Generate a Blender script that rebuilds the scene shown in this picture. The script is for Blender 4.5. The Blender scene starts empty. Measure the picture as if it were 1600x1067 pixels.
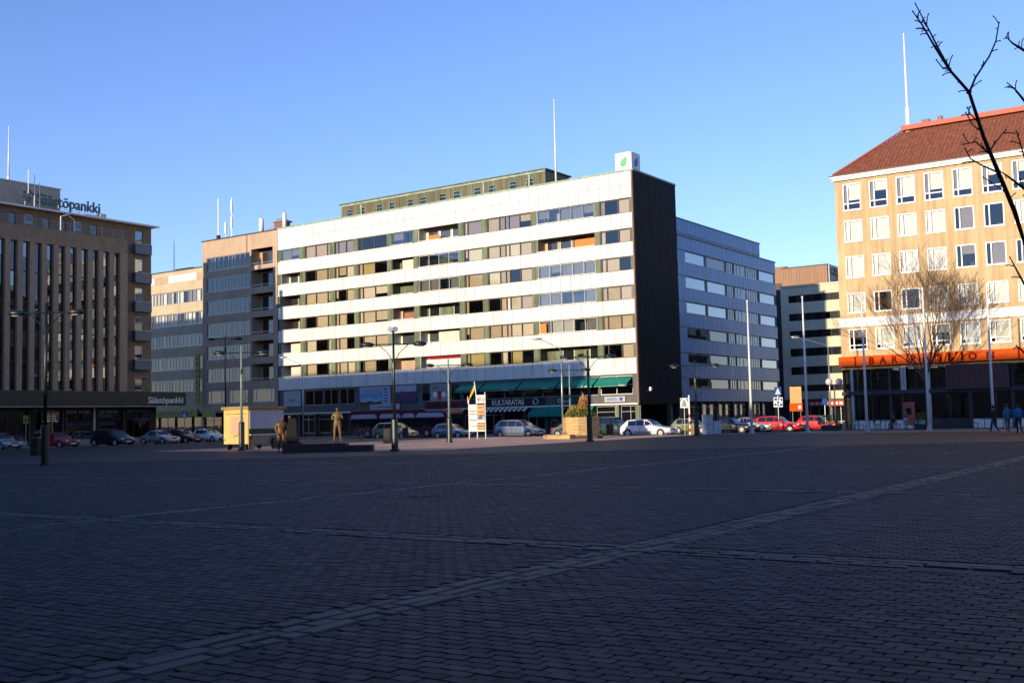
import bpy, bmesh, math, random
from mathutils import Vector, Matrix
random.seed(7)
SC = bpy.context.scene
COL = SC.collection
# ------------------------------------------------------------------ camera
YAW, PITCH, ROLL = math.radians(34.519), math.radians(4.090), math.radians(-1.2856)
fw = Vector((-math.sin(YAW)*math.cos(PITCH), math.cos(YAW)*math.cos(PITCH), math.sin(PITCH)))
r0 = Vector((math.cos(YAW), math.sin(YAW), 0)); u0 = r0.cross(fw)
rt = r0*math.cos(ROLL) + u0*math.sin(ROLL); up = -r0*math.sin(ROLL) + u0*math.cos(ROLL)
cd = bpy.data.cameras.new('camera'); cam = bpy.data.objects.new('camera', cd); COL.objects.link(cam)
mw = Matrix((( rt.x, up.x, -fw.x, 0), (rt.y, up.y, -fw.y, 0), (rt.z, up.z, -fw.z, 1.6), (0, 0, 0, 1)))
cam.matrix_world = mw
cd.sensor_width = 36.0; cd.lens = 1692.2/1600*36; cd.clip_start = 0.1; cd.clip_end = 6000
SC.camera = cam
# ------------------------------------------------------------------ sky, sun, exposure
SUN_EL = math.radians(9.0)
wd = bpy.data.worlds.new('World'); SC.world = wd; wd.use_nodes = True
nt = wd.node_tree; bg = nt.nodes['Background']
sky = nt.nodes.new('ShaderNodeTexSky'); sky.sky_type = 'NISHITA'; sky.sun_disc = False
sky.sun_elevation = SUN_EL; sky.sun_rotation = math.radians(180); sky.altitude = 100
sky.air_density = 1.0; sky.dust_density = 0.0; sky.ozone_density = 3.2
tn = nt.nodes.new('ShaderNodeMix'); tn.data_type = 'RGBA'; tn.blend_type = 'MULTIPLY'; tn.inputs[0].default_value = 1; tn.inputs[7].default_value = (0.98, 0.88, 1.15, 1)
nt.links.new(sky.outputs[0], tn.inputs[6]); nt.links.new(tn.outputs[2], bg.inputs[0]); bg.inputs[1].default_value = 0.13
sl = bpy.data.lights.new('sun', 'SUN'); sl.energy = 3.1; sl.angle = math.radians(0.53); sl.color = (1.0, 0.83, 0.60)
so = bpy.data.objects.new('sun', sl); COL.objects.link(so)
so.rotation_euler = (math.radians(90) - SUN_EL, 0, math.radians(-0.3)); so.location = (0, -60, 60)
vs = SC.view_settings; vs.view_transform = 'Standard'; vs.look = 'None'; vs.gamma = 1; vs.use_curve_mapping = False
vs.exposure = 1.0
SC.render.engine = 'CYCLES'; SC.cycles.max_bounces = 6; SC.cycles.transparent_max_bounces = 12
SC.cycles.use_denoising = True; SC.cycles.caustics_reflective = False; SC.cycles.caustics_refractive = False
SC.cycles.sample_clamp_indirect = 4.0

# ------------------------------------------------------------------ materials
def M(name, col, rough=0.7, var=0.12, scale=1.5, bump=0.0, bscale=30, metal=0.0, rnd=0.0, streak=0.0, col2=None, spec=0.5, coat=0.0, sx=(1, 1, 1), contrast=None):
    m = bpy.data.materials.new(name); m.use_nodes = True
    t = m.node_tree; N = t.nodes; L = t.links; b = N['Principled BSDF']
    b.inputs['Roughness'].default_value = rough; b.inputs['Metallic'].default_value = metal
    b.inputs['Specular IOR Level'].default_value = spec; b.inputs['Coat Weight'].default_value = coat
    g = N.new('ShaderNodeNewGeometry')
    mp = N.new('ShaderNodeMapping'); mp.inputs['Scale'].default_value = sx
    L.new(g.outputs['Position'], mp.inputs['Vector'])
    c2 = col2 or tuple(c*(1-2*var) for c in col); c1 = col if col2 else tuple(min(1, c*(1+var)) for c in col)
    n = N.new('ShaderNodeTexNoise'); n.inputs['Scale'].default_value = scale; n.inputs['Detail'].default_value = 8
    n.inputs['Roughness'].default_value = 0.65
    L.new(mp.outputs[0], n.inputs['Vector'])
    fac = n.outputs['Fac']
    rp = N.new('ShaderNodeValToRGB'); lo, hi = contrast or (0.32, 0.68)
    rp.color_ramp.elements[0].position = lo; rp.color_ramp.elements[1].position = hi
    rp.color_ramp.elements[0].color = (*c2, 1); rp.color_ramp.elements[1].color = (*c1, 1)
    L.new(fac, rp.inputs[0]); out = rp.outputs[0]
    if streak:
        mp2 = N.new('ShaderNodeMapping'); mp2.inputs['Scale'].default_value = (1.6, 1.6, 0.10)
        L.new(g.outputs['Position'], mp2.inputs['Vector'])
        n2 = N.new('ShaderNodeTexNoise'); n2.inputs['Scale'].default_value = 2.0; n2.inputs['Detail'].default_value = 5
        L.new(mp2.outputs[0], n2.inputs['Vector'])
        r2 = N.new('ShaderNodeValToRGB'); r2.color_ramp.elements[0].position = 0.4; r2.color_ramp.elements[1].position = 0.62
        k = 1-streak; r2.color_ramp.elements[0].color = (k, k, k*0.97, 1); r2.color_ramp.elements[1].color = (1, 1, 1, 1)
        L.new(n2.outputs['Fac'], r2.inputs[0])
        mx = N.new('ShaderNodeMix'); mx.data_type = 'RGBA'; mx.blend_type = 'MULTIPLY'; mx.inputs[0].default_value = 1
        L.new(out, mx.inputs[6]); L.new(r2.outputs[0], mx.inputs[7]); out = mx.outputs[2]
    if rnd:
        oi = N.new('ShaderNodeObjectInfo'); mr = N.new('ShaderNodeMapRange')
        mr.inputs[3].default_value = 1-rnd; mr.inputs[4].default_value = 1+rnd
        L.new(oi.outputs['Random'], mr.inputs[0])
        hs = N.new('ShaderNodeHueSaturation'); L.new(mr.outputs[0], hs.inputs['Value']); L.new(out, hs.inputs['Color']); out = hs.outputs[0]
    L.new(out, b.inputs['Base Color'])
    if rough > 0.12:
        mr2 = N.new('ShaderNodeMapRange'); mr2.inputs[3].default_value = max(0.03, rough-0.1); mr2.inputs[4].default_value = min(1, rough+0.1)
        L.new(n.outputs['Fac'], mr2.inputs[0]); L.new(mr2.outputs[0], b.inputs['Roughness'])
    if bump:
        nb = N.new('ShaderNodeTexNoise'); nb.inputs['Scale'].default_value = bscale; nb.inputs['Detail'].default_value = 4
        L.new(mp.outputs[0], nb.inputs['Vector'])
        bp = N.new('ShaderNodeBump'); bp.inputs['Strength'].default_value = bump; bp.inputs['Distance'].default_value = 0.02
        L.new(nb.outputs['Fac'], bp.inputs['Height']); L.new(bp.outputs[0], b.inputs['Normal'])
    return m

def glass(name, tint=(0.90, 0.91, 0.90), refl=0.05, wob=0.0, rough=0.01):
    m = bpy.data.materials.new(name); m.use_nodes = True
    t = m.node_tree; N = t.nodes; L = t.links; N.remove(N['Principled BSDF']); o = N['Material Output']
    tr = N.new('ShaderNodeBsdfTransparent'); tr.inputs[0].default_value = (*tint, 1)
    gl = N.new('ShaderNodeBsdfGlossy'); gl.inputs['Roughness'].default_value = rough; gl.inputs[0].default_value = (0.95, 0.97, 1, 1)
    fr = N.new('ShaderNodeFresnel'); fr.inputs['IOR'].default_value = 1.55
    ad = N.new('ShaderNodeMath'); ad.operation = 'ADD'; ad.use_clamp = True; ad.inputs[1].default_value = refl
    L.new(fr.outputs[0], ad.inputs[0])
    mx = N.new('ShaderNodeMixShader'); L.new(ad.outputs[0], mx.inputs[0]); L.new(tr.outputs[0], mx.inputs[1]); L.new(gl.outputs[0], mx.inputs[2])
    if wob:
        g = N.new('ShaderNodeNewGeometry'); n = N.new('ShaderNodeTexNoise'); n.inputs['Scale'].default_value = 0.9; n.inputs['Detail'].default_value = 2
        L.new(g.outputs['Position'], n.inputs['Vector'])
        bp = N.new('ShaderNodeBump'); bp.inputs['Strength'].default_value = wob; bp.inputs['Distance'].default_value = 0.05
        L.new(n.outputs['Fac'], bp.inputs['Height']); L.new(bp.outputs[0], gl.inputs['Normal']); L.new(bp.outputs[0], fr.inputs['Normal'])
    L.new(mx.outputs[0], o.inputs['Surface'])
    return m

m_panel = M('enamel_panel', (0.76, 0.735, 0.67), 0.28, 0.04, 0.6, rnd=0.06, streak=0.07)
m_blue = M('pale_blue_panel', (0.115, 0.275, 0.53), 0.3, 0.10, 0.5, rnd=0.08, streak=0.2, spec=0.3)
m_frame = M('window_frame_brown', (0.10, 0.085, 0.06), 0.5, 0.1)
m_white = M('white_paint', (0.78, 0.77, 0.73), 0.5, 0.04)
m_offw = M('offwhite_wood', (0.72, 0.68, 0.58), 0.55, 0.06)
m_patina = M('copper_patina', (0.17, 0.23, 0.13), 0.6, 0.3, 1.2, col2=(0.085, 0.08, 0.04), sx=(1.5, 1.5, 0.25), streak=0.3)
m_olive = M('weathered_copper', (0.17, 0.15, 0.07), 0.6, 0.3, 1.0, col2=(0.10, 0.09, 0.05), sx=(2, 2, 0.3), streak=0.35)
m_verdi = M('green_copper_edge', (0.28, 0.38, 0.28), 0.6, 0.2)
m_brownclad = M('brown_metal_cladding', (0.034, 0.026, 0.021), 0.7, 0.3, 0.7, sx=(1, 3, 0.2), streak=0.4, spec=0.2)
m_redbrown = M('redbrown_trim', (0.21, 0.10, 0.075), 0.55, 0.15)
m_room = M('dim_room', (0.09, 0.075, 0.06), 0.9, 0.3, 0.8)
m_dark = M('dark_metal', (0.025, 0.025, 0.027), 0.45, 0.2)
m_black = M('black_board', (0.012, 0.012, 0.014), 0.4, 0.1)
m_glass = glass('window_glass', wob=0.05)
m_glassd = glass('dark_glass', (0.30, 0.34, 0.38), 0.06, 0.03)
m_glassr = glass('reflective_glass', (0.35, 0.4, 0.42), 0.22, 0.03)
m_glassb = glass('balcony_glass', (0.72, 0.74, 0.74), 0.12, 0.05)
m_haze = M('hazy_reflection_curtain', (0.30, 0.29, 0.27), 0.85, 0.25, 2.0, sx=(6, 6, 0.3))  # curtain grey imitates hazy sky reflected in the balcony glass
BL = [M('blind_beige', (0.52, 0.42, 0.29), 0.8, 0.05), M('blind_tan', (0.44, 0.34, 0.22), 0.8, 0.06), M('blind_cream', (0.62, 0.55, 0.42), 0.8, 0.05),
      M('blind_grey', (0.25, 0.22, 0.22), 0.8, 0.06), M('blind_ochre', (0.42, 0.33, 0.13), 0.8, 0.06), M('blind_white', (0.78, 0.77, 0.72), 0.8, 0.03)]
m_orange = M('orange_screen', (0.62, 0.20, 0.04), 0.7, 0.08)
m_rust = M('rust_curtain', (0.30, 0.12, 0.06), 0.8, 0.2)
m_bankstone = M('brown_stone_render', (0.34, 0.225, 0.135), 0.8, 0.12, 2.0, bump=0.15, streak=0.12)
m_bankpier = M('stone_pier', (0.42, 0.28, 0.175), 0.75, 0.1, 3.0, bump=0.15, streak=0.1)
m_bankdark = M('unseen_block_dark', (0.24, 0.165, 0.105), 0.8, 0.12, 2.0, streak=0.12)
m_spandrel = M('dark_spandrel', (0.018, 0.018, 0.02), 0.3, 0.2)
m_balc = M('blue_grey_sheet', (0.10, 0.14, 0.18), 0.4, 0.1, rnd=0.1)
m_green = M('dark_green_fascia', (0.010, 0.028, 0.024), 0.35, 0.2)
m_bronzegreen = M('rooftop_letter_green', (0.07, 0.12, 0.125), 0.4, 0.1)
m_beige = M('beige_render', (0.47, 0.34, 0.235), 0.85, 0.08, 0.5, bump=0.1, streak=0.10)
m_beige2 = M('cream_render', (0.52, 0.42, 0.28), 0.85, 0.08, 0.5, streak=0.10)
m_peach = M('peach_render', (0.57, 0.41, 0.225), 0.85, 0.09, 0.35, bump=0.12, streak=0.22)
m_roof = M('clay_roof_tiles', (0.33, 0.105, 0.05), 0.8, 0.2, 1.6, col2=(0.15, 0.055, 0.03), bump=0.5, bscale=9, sx=(2.2, 1, 1))
m_ridge = M('red_ridge_sheet', (0.42, 0.10, 0.055), 0.6, 0.08)
m_yellowb = M('pale_yellow_render', (0.66, 0.59, 0.42), 0.85, 0.06, 0.5, streak=0.08)
m_browns = M('brown_sheet', (0.30, 0.165, 0.09), 0.6, 0.15, 1.0, sx=(4, 4, 0.2))
m_conc = M('concrete', (0.30, 0.29, 0.27), 0.85, 0.12, 1.5, bump=0.15)
m_greyr = M('grey_roof_render', (0.40, 0.35, 0.28), 0.85, 0.08)
m_pole = M('white_pole_paint', (0.74, 0.74, 0.72), 0.35, 0.05)
m_galv = M('galvanised_steel', (0.42, 0.44, 0.44), 0.35, 0.1, metal=0.6)
m_lampgreen = M('dark_green_paint', (0.007, 0.016, 0.013), 0.4, 0.2)
m_lampsunlit = M('sunlit_lamp_pole', (0.20, 0.26, 0.22), 0.4, 0.1)  # pale version of the pole paint, sunlight put into the colour
m_lens = M('lamp_lens', (0.6, 0.6, 0.55), 0.15, 0.05)
m_asph = M('asphalt', (0.055, 0.053, 0.052), 0.75, 0.2, 0.6, bump=0.3, bscale=60, spec=0.4)
m_sunpatch = M('sunlit_paving_tint', (0.66, 0.39, 0.265), 0.85, 0.15, 0.6, bump=0.25, bscale=20, spec=0.25)  # bright peach tone carries the sunlight on the paving
m_mezz = M('mezzanine_sheet', (0.10, 0.10, 0.105), 0.6, 0.15, 1.0, streak=0.15)
m_pave = M('concrete_pavement', (0.16, 0.15, 0.14), 0.8, 0.15, 0.8, bump=0.2)
m_kerb = M('granite_kerb', (0.24, 0.22, 0.21), 0.8, 0.15, 3)
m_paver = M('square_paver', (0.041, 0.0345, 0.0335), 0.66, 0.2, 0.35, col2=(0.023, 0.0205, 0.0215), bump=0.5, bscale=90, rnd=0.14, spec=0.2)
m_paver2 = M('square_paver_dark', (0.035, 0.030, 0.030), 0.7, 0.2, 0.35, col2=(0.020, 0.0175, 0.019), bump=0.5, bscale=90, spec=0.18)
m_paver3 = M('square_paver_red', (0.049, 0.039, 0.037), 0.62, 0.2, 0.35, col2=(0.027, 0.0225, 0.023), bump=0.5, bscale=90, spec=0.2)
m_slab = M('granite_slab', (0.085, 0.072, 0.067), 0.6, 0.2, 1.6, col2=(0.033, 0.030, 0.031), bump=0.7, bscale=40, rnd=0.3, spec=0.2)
m_joint = M('joint_sand', (0.014, 0.012, 0.012), 0.95, 0.2, 3)
m_land = M('ground_soil', (0.10, 0.095, 0.085), 0.9, 0.2, 0.05)
m_bark = M('bark', (0.055, 0.04, 0.032), 0.9, 0.3, 8, bump=0.5)
m_twig = M('twig_bark', (0.13, 0.078, 0.042), 0.85, 0.3, 4)
m_bronze = M('bronze', (0.17, 0.095, 0.036), 0.55, 0.3, 6, metal=0.35, col2=(0.12, 0.075, 0.035))
m_redgran = M('red_granite', (0.05, 0.022, 0.021), 0.7, 0.3, 8)
m_blackgran = M('black_granite', (0.012, 0.011, 0.011), 0.8, 0.3, 8, spec=0.2)
m_awn = M('green_awning', (0.0, 0.20, 0.145), 0.75, 0.1, 1.0)
m_awnd = M('green_board', (0.012, 0.075, 0.05), 0.6, 0.1)
m_maroon = M('maroon_paint', (0.12, 0.012, 0.022), 0.35, 0.1)
m_grime = M('drain_iron', (0.008, 0.008, 0.009), 0.9, 0.2, 4, spec=0.1)
m_redsign = M('red_sign', (0.45, 0.03, 0.03), 0.5, 0.1)
m_orsign = M('orange_sign', (0.52, 0.075, 0.006), 0.8, 0.08, spec=0.15)
m_dkred = M('dark_red_letter', (0.13, 0.008, 0.004), 0.95, 0.1, spec=0.05)
m_yel = M('yellow_kiosk_paint', (0.62, 0.43, 0.15), 0.5, 0.06, 1)
m_yelsign = M('yellow_green_sign', (0.30, 0.30, 0.03), 0.5, 0.12)
m_bluesign = M('blue_sign', (0.02, 0.07, 0.30), 0.4, 0.1)
m_tyre = M('tyre', (0.015, 0.015, 0.016), 0.8, 0.2)
m_rim = M('alloy_rim', (0.55, 0.55, 0.55), 0.3, 0.1, metal=0.5)
m_cglass = M('car_glass', (0.010, 0.013, 0.018), 0.05, 0.1, spec=0.8)
m_hlamp = M('headlamp', (0.75, 0.76, 0.78), 0.08, 0.05, spec=0.8)
m_tlamp = M('tail_lamp', (0.40, 0.01, 0.01), 0.15, 0.05)
m_skin = M('skin', (0.45, 0.27, 0.19), 0.6, 0.05)
m_hair = M('dark_hair', (0.03, 0.02, 0.014), 0.7, 0.2)
m_leaf = M('leaf_green', (0.10, 0.13, 0.02), 0.7, 0.4, 6, col2=(0.05, 0.08, 0.015))
m_flower = M('yellow_flower', (0.55, 0.38, 0.03), 0.7, 0.3, 8)
m_rustleaf = M('orange_leaf', (0.36, 0.15, 0.03), 0.7, 0.3, 8)
m_wood = M('planter_wood', (0.55, 0.36, 0.15), 0.7, 0.2, 2, sx=(1, 1, 6), bump=0.2)
m_wood2 = M('sign_board_tan', (0.50, 0.30, 0.13), 0.7, 0.15, 2, rnd=0.15)
m_pennant = M('yellow_pennant', (0.60, 0.36, 0.02), 0.7, 0.1)
m_louv = M('pink_louvre', (0.20, 0.075, 0.07), 0.8, 0.1)
m_plate = M('number_plate', (0.7, 0.7, 0.68), 0.5, 0.05)
m_poster = M('poster_print', (0.42, 0.20, 0.12), 0.7, 0.3, 14, col2=(0.62, 0.42, 0.26), sx=(0.3, 0.3, 3))
m_posterb = M('mountain_poster', (0.13, 0.32, 0.58), 0.5, 0.12, 0.8)
m_posterr = M('red_night_poster', (0.02, 0.05, 0.12), 0.5, 0.3, 1.4, col2=(0.30, 0.02, 0.03), contrast=(0.38, 0.5))
m_shade = M('lilac_shutter', (0.40, 0.40, 0.44), 0.5, 0.05)
m_graff = M('sprayed_cabinet', (0.45, 0.47, 0.50), 0.5, 0.2, 9, col2=(0.08, 0.11, 0.22), contrast=(0.40, 0.46))
m_curt = M('kiosk_fringe', (0.34, 0.29, 0.18), 0.85, 0.2, 6, sx=(6, 6, 0.2))

# ------------------------------------------------------------------ mesh helpers
class MB:
    def __init__(s): s.v = []; s.f = []; s.m = []
    def face(s, pts, mi=0):
        i = len(s.v); s.v += [tuple(p) for p in pts]; s.f.append(list(range(i, i+len(pts)))); s.m.append(mi); return s
    def box(s, x0, x1, y0, y1, z0, z1, mi=0):
        i = len(s.v)
        s.v += [(x0,y0,z0),(x1,y0,z0),(x1,y1,z0),(x0,y1,z0),(x0,y0,z1),(x1,y0,z1),(x1,y1,z1),(x0,y1,z1)]
        for q in ((0,3,2,1),(4,5,6,7),(0,1,5,4),(1,2,6,5),(2,3,7,6),(3,0,4,7)): s.f.append([i+k for k in q]); s.m.append(mi)
        return s
    def cbox(s, x0, x1, y0, y1, z0, z1, c=0.02, mi=0):
        # box with chamfered edges seen from the front (all 4 vertical + top rim)
        def ring(d, z): return [(x0+d+c, y0+d, z), (x1-d-c, y0+d, z), (x1-d, y0+d+c, z), (x1-d, y1-d-c, z), (x1-d-c, y1-d, z), (x0+d+c, y1-d, z), (x0+d, y1-d-c, z), (x0+d, y0+d+c, z)]
        i = len(s.v); s.v += ring(0, z0) + ring(0, z1-c) + ring(c, z1)
        for a in range(2):
            for k in range(8): s.f.append([i+a*8+k, i+a*8+(k+1) % 8, i+a*8+8+(k+1) % 8, i+a*8+8+k]); s.m.append(mi)
        s.f.append([i+16+k for k in range(8)]); s.m.append(mi); s.f.append([i+7-k for k in range(8)]); s.m.append(mi)
        return s
    def prism(s, poly, a, b, axis='y', mi=0):
        # poly: list of 2D pts; extruded a..b along axis
        def P(p, t): return {'y': (p[0], t, p[1]), 'x': (t, p[0], p[1]), 'z': (p[0], p[1], t)}[axis]
        n = len(poly); i = len(s.v)
        s.v += [P(p, a) for p in poly] + [P(p, b) for p in poly]
        s.f.append(list(range(i, i+n))); s.f.append(list(range(i+2*n-1, i+n-1, -1))); s.m += [mi, mi]
        for k in range(n): s.f.append([i+k, i+n+k, i+n+(k+1) % n, i+(k+1) % n]); s.m.append(mi)
        return s
    def tube(s, pts, rad, n=8, cap=True, mi=0):
        pts = [Vector(p) for p in pts]; rr = rad if isinstance(rad, (list, tuple)) else [rad]*len(pts)
        base = len(s.v); prev = None
        for k, p in enumerate(pts):
            d = (pts[min(k+1, len(pts)-1)]-pts[max(k-1, 0)]).normalized()
            if prev is None:
                a = d.cross(Vector((0, 0, 1)) if abs(d.z) < 0.9 else Vector((1, 0, 0))).normalized()
            else:
                a = (prev - d*prev.dot(d)); a = a.normalized() if a.length > 1e-6 else d.orthogonal().normalized()
            prev = a; b = d.cross(a)
            for j in range(n):
                t = 2*math.pi*j/n; q = p + (a*math.cos(t)+b*math.sin(t))*rr[k]; s.v.append(tuple(q))
        for k in range(len(pts)-1):
            for j in range(n):
                s.f.append([base+k*n+j, base+k*n+(j+1) % n, base+(k+1)*n+(j+1) % n, base+(k+1)*n+j]); s.m.append(mi)
        if cap:
            s.f.append([base+n-1-j for j in range(n)]); s.f.append([base+(len(pts)-1)*n+j for j in range(n)]); s.m += [mi, mi]
        return s
    def lathe(s, prof, n=16, c=(0, 0, 0), mi=0):
        return s.tube([(c[0], c[1], c[2]+z + 1e-6*k) for k, (r, z) in enumerate(prof)], [max(r, 1e-4) for r, z in prof], n, True, mi)
    def sphere(s, c, r, n=12, m=8, sc=(1, 1, 1), mi=0):
        base = len(s.v)
        for i in range(m+1):
            t = math.pi*i/m
            for j in range(n):
                a = 2*math.pi*j/n
                s.v.append((c[0]+r*sc[0]*math.sin(t)*math.cos(a), c[1]+r*sc[1]*math.sin(t)*math.sin(a), c[2]+r*sc[2]*math.cos(t)))
        for i in range(m):
            for j in range(n): s.f.append([base+i*n+j, base+(i+1)*n+j, base+(i+1)*n+(j+1) % n, base+i*n+(j+1) % n]); s.m.append(mi)
        return s
    def wall(s, x0, x1, z0, z1, holes, d=0.25, y=0.0, mi=0):
        # front skin at y with rectangular holes and reveals going in to y+d
        xs = sorted({x0, x1, *[h[0] for h in holes], *[h[1] for h in holes]}); zs = sorted({z0, z1, *[h[2] for h in holes], *[h[3] for h in holes]})
        xs = [x for x in xs if x0 <= x <= x1]; zs = [z for z in zs if z0 <= z <= z1]
        for a, b in zip(xs, xs[1:]):
            for c, e in zip(zs, zs[1:]):
                mx, mz = (a+b)/2, (c+e)/2
                if any(h[0] < mx < h[1] and h[2] < mz < h[3] for h in holes): continue
                s.face([(a, y, c), (b, y, c), (b, y, e), (a, y, e)], mi)
        for h in holes:
            a, b, c, e = h
            s.face([(a, y, c), (a, y, e), (a, y+d, e), (a, y+d, c)], mi); s.face([(b, y, c), (b, y+d, c), (b, y+d, e), (b, y, e)], mi)
            s.face([(a, y, c), (a, y+d, c), (b, y+d, c), (b, y, c)], mi); s.face([(a, y, e), (b, y, e), (b, y+d, e), (a, y+d, e)], mi)
        return s
    def mesh(s, name, mats, smooth=False):
        me = bpy.data.meshes.new(name); me.from_pydata(s.v, [], s.f)
        for mt in (mats if isinstance(mats, (list, tuple)) else [mats]): me.materials.append(mt)
        if max(s.m, default=0) > 0: me.polygons.foreach_set('material_index', s.m)
        if smooth: me.polygons.foreach_set('use_smooth', [True]*len(me.polygons))
        me.update(); return me
    def build(s, name, mats, parent=None, loc=(0, 0, 0), rz=0, smooth=False):
        return OB(name, s.mesh(name, mats, smooth), parent, loc, rz)

def OB(name, me, parent=None, loc=(0, 0, 0), rz=0):
    o = bpy.data.objects.new(name, me); COL.objects.link(o); o.location = loc
    if rz: o.rotation_euler[2] = rz
    if parent: o.parent = parent
    return o
def tag(o, label=None, cat=None, group=None, kind=None):
    for k, v in (('label', label), ('category', cat), ('group', group), ('kind', kind)):
        if v: o[k] = v
    return o
def T(name, label, cat, loc=(0, 0, 0), rz=0, group=None):
    return tag(OB(name, None, None, loc, rz), label, cat, group)
CACHE = {}
def cmesh(key, fn):
    if key not in CACHE: CACHE[key] = fn()
    return CACHE[key]
def piece(name, parent, mat, loc, w, d, h, c=0.0):
    """shared chamfered box, w along x, d along y, h along z, origin at min corner"""
    key = ('pc', mat.name, round(w, 3), round(d, 3), round(h, 3), c)
    def mk():
        b = MB()
        if c:  # chamfer the front rim (towards -y)
            i = 0; b.v += [(0, c, 0), (w, c, 0), (w, c, h), (0, c, h), (c, 0, c), (w-c, 0, c), (w-c, 0, h-c), (c, 0, h-c), (0, d, 0), (w, d, 0), (w, d, h), (0, d, h)]
            b.f = [[4,5,6,7],[0,1,5,4],[1,2,6,5],[2,3,7,6],[3,0,4,7],[8,9,1,0],[9,10,2,1],[10,11,3,2],[11,8,0,3],[11,10,9,8]]; b.m = [0]*10
        else: b.box(0, w, 0, d, 0, h)
        return b.mesh(name, mat)
    return OB(name, cmesh(key, mk), parent, loc)
def window(parent, x, z, w, h, y, fm, gm, mull=(), trans=(), ft=0.07, blinds=None, fd=0.06, name='window', bd=0.10):
    """frame (part) with its panes and blinds (sub-parts); x, z lower left corner in the wall's frame"""
    key = ('win', fm.name, round(w, 3), round(h, 3), tuple(round(a, 3) for a in mull), tuple(round(a, 3) for a in trans), ft, fd)
    xs = [ft] + [v for a in mull for v in (a-ft/2, a+ft/2)] + [w-ft]; zs = [ft] + [v for a in trans for v in (a-ft/2, a+ft/2)] + [h-ft]
    def mk():
        b = MB(); hs = []
        for i in range(0, len(xs), 2):
            for j in range(0, len(zs), 2): hs.append((xs[i], xs[i+1], zs[j], zs[j+1]))
        b.wall(0, w, 0, h, hs, fd); return b.mesh(name, fm)
    o = OB(name, cmesh(key, mk), parent, (x, y, z)); n = 0
    for i in range(0, len(xs), 2):
        for j in range(0, len(zs), 2):
            a, b_, c, e = xs[i], xs[i+1], zs[j], zs[j+1]
            g = gm[n % len(gm)] if isinstance(gm, (list, tuple)) else gm
            pk = ('pane', g.name, round(b_-a, 3), round(e-c, 3))
            OB('pane', cmesh(pk, lambda: MB().face([(0, 0, 0), (b_-a, 0, 0), (b_-a, 0, e-c), (0, 0, e-c)]).mesh('pane', g)), o, (a, fd*0.7, c))
            if blinds:
                bl = blinds[n % len(blinds)]
                if bl:
                    mt, frac = bl; hh = (e-c)*frac
                    kk = ('blind', mt.name, round(b_-a, 3), round(hh, 3))
                    OB('blind', cmesh(kk, lambda: MB().box(0.03, b_-a-0.03, 0, 0.012, 0, hh).mesh('blind', mt)), o, (a, fd+bd, e-hh))
            n += 1
    return o
def text(s, size, mat, name='lettering', parent=None, loc=(0, 0, 0), ext=0.02, fit=None, align='LEFT', rz=0, shear=0, space=1.0, face='-y', bold=0.0):
    cu = bpy.data.curves.new('t', 'FONT'); cu.body = s; cu.size = size; cu.extrude = ext; cu.align_x = align; cu.resolution_u = 3; cu.space_character = space; cu.offset = bold
    to = bpy.data.objects.new('t', cu); COL.objects.link(to)
    dg = bpy.context.evaluated_depsgraph_get(); me = bpy.data.meshes.new_from_object(to.evaluated_get(dg))
    bpy.data.objects.remove(to); bpy.data.curves.remove(cu)
    me.transform(Matrix.Rotation(math.pi/2, 4, 'X')); me.materials.clear(); me.materials.append(mat); me.name = name
    if fit:
        xs_ = [v.co.x for v in me.vertices]; q = fit/(max(xs_)-min(xs_)); me.transform(Matrix.Diagonal((q, 1, q, 1)))
    return OB(name, me, parent, loc, rz)
# ------------------------------------------------------------------ ground
def sheet(name, x0, x1, y0, y1, z, mat): return tag(MB().face([(x0, y0, z), (x1, y0, z), (x1, y1, z), (x0, y1, z)]).build(name, mat), kind='structure')
sheet('terrain', -2500, 2500, -2500, 2500, -0.30, m_land)
# square base: brick-pattern material carries on beyond the built pavers
def paving_material():
    m = M('paving_field', (0.039, 0.033, 0.033), 0.66, 0.2, 0.35, col2=(0.022, 0.0195, 0.021), spec=0.2)
    t = m.node_tree; N = t.nodes; L = t.links; b = N['Principled BSDF']
    g = N.new('ShaderNodeNewGeometry'); br = N.new('ShaderNodeTexBrick')
    br.inputs['Scale'].default_value = 1.0; br.inputs['Brick Width'].default_value = 0.205; br.inputs['Row Height'].default_value = 0.128
    br.inputs['Mortar Size'].default_value = 0.007; br.inputs['Color1'].default_value = (1, 1, 1, 1); br.inputs['Color2'].default_value = (0.72, 0.72, 0.75, 1); br.inputs['Mortar'].default_value = (0.3, 0.3, 0.3, 1)
    L.new(g.outputs['Position'], br.inputs['Vector'])
    old = b.inputs['Base Color'].links[0].from_socket
    mx = N.new('ShaderNodeMix'); mx.data_type = 'RGBA'; mx.blend_type = 'MULTIPLY'; mx.inputs[0].default_value = 1
    L.new(old, mx.inputs[6]); L.new(br.outputs['Color'], mx.inputs[7]); L.new(mx.outputs[2], b.inputs['Base Color'])
    return m
m_field = paving_material()
square = sheet('market_square', -86, 60, -25, 81, -0.011, m_field)
sheet('sunlit_patch', -61, -37.3, 46, 81, -0.006, m_sunpatch)  # paler sheet over the sunlit patch, sunlight put into its colour
sheet('square_terrace', -31, 60, 81, 97, -0.016, m_pave)
road = tag(MB().box(-150, -31, 81.3, 91, -0.2, -0.13).box(-98.5, -86.3, -80, 81.3, -0.2, -0.134).box(-50.6, -31.3, 91, 260, -0.2, -0.138).box(-300, -150, 76, 91, -0.2, -0.142).build('road', m_asph), kind='structure')
tag(MB().box(-300, -51.2, 91.2, 98.6, -0.2, -0.01).build('pavement', m_pave), kind='structure')
tag(MB().box(-106, -98.7, -80, 84, -0.2, -0.014).build('bank_pavement', m_pave), kind='structure')
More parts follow.
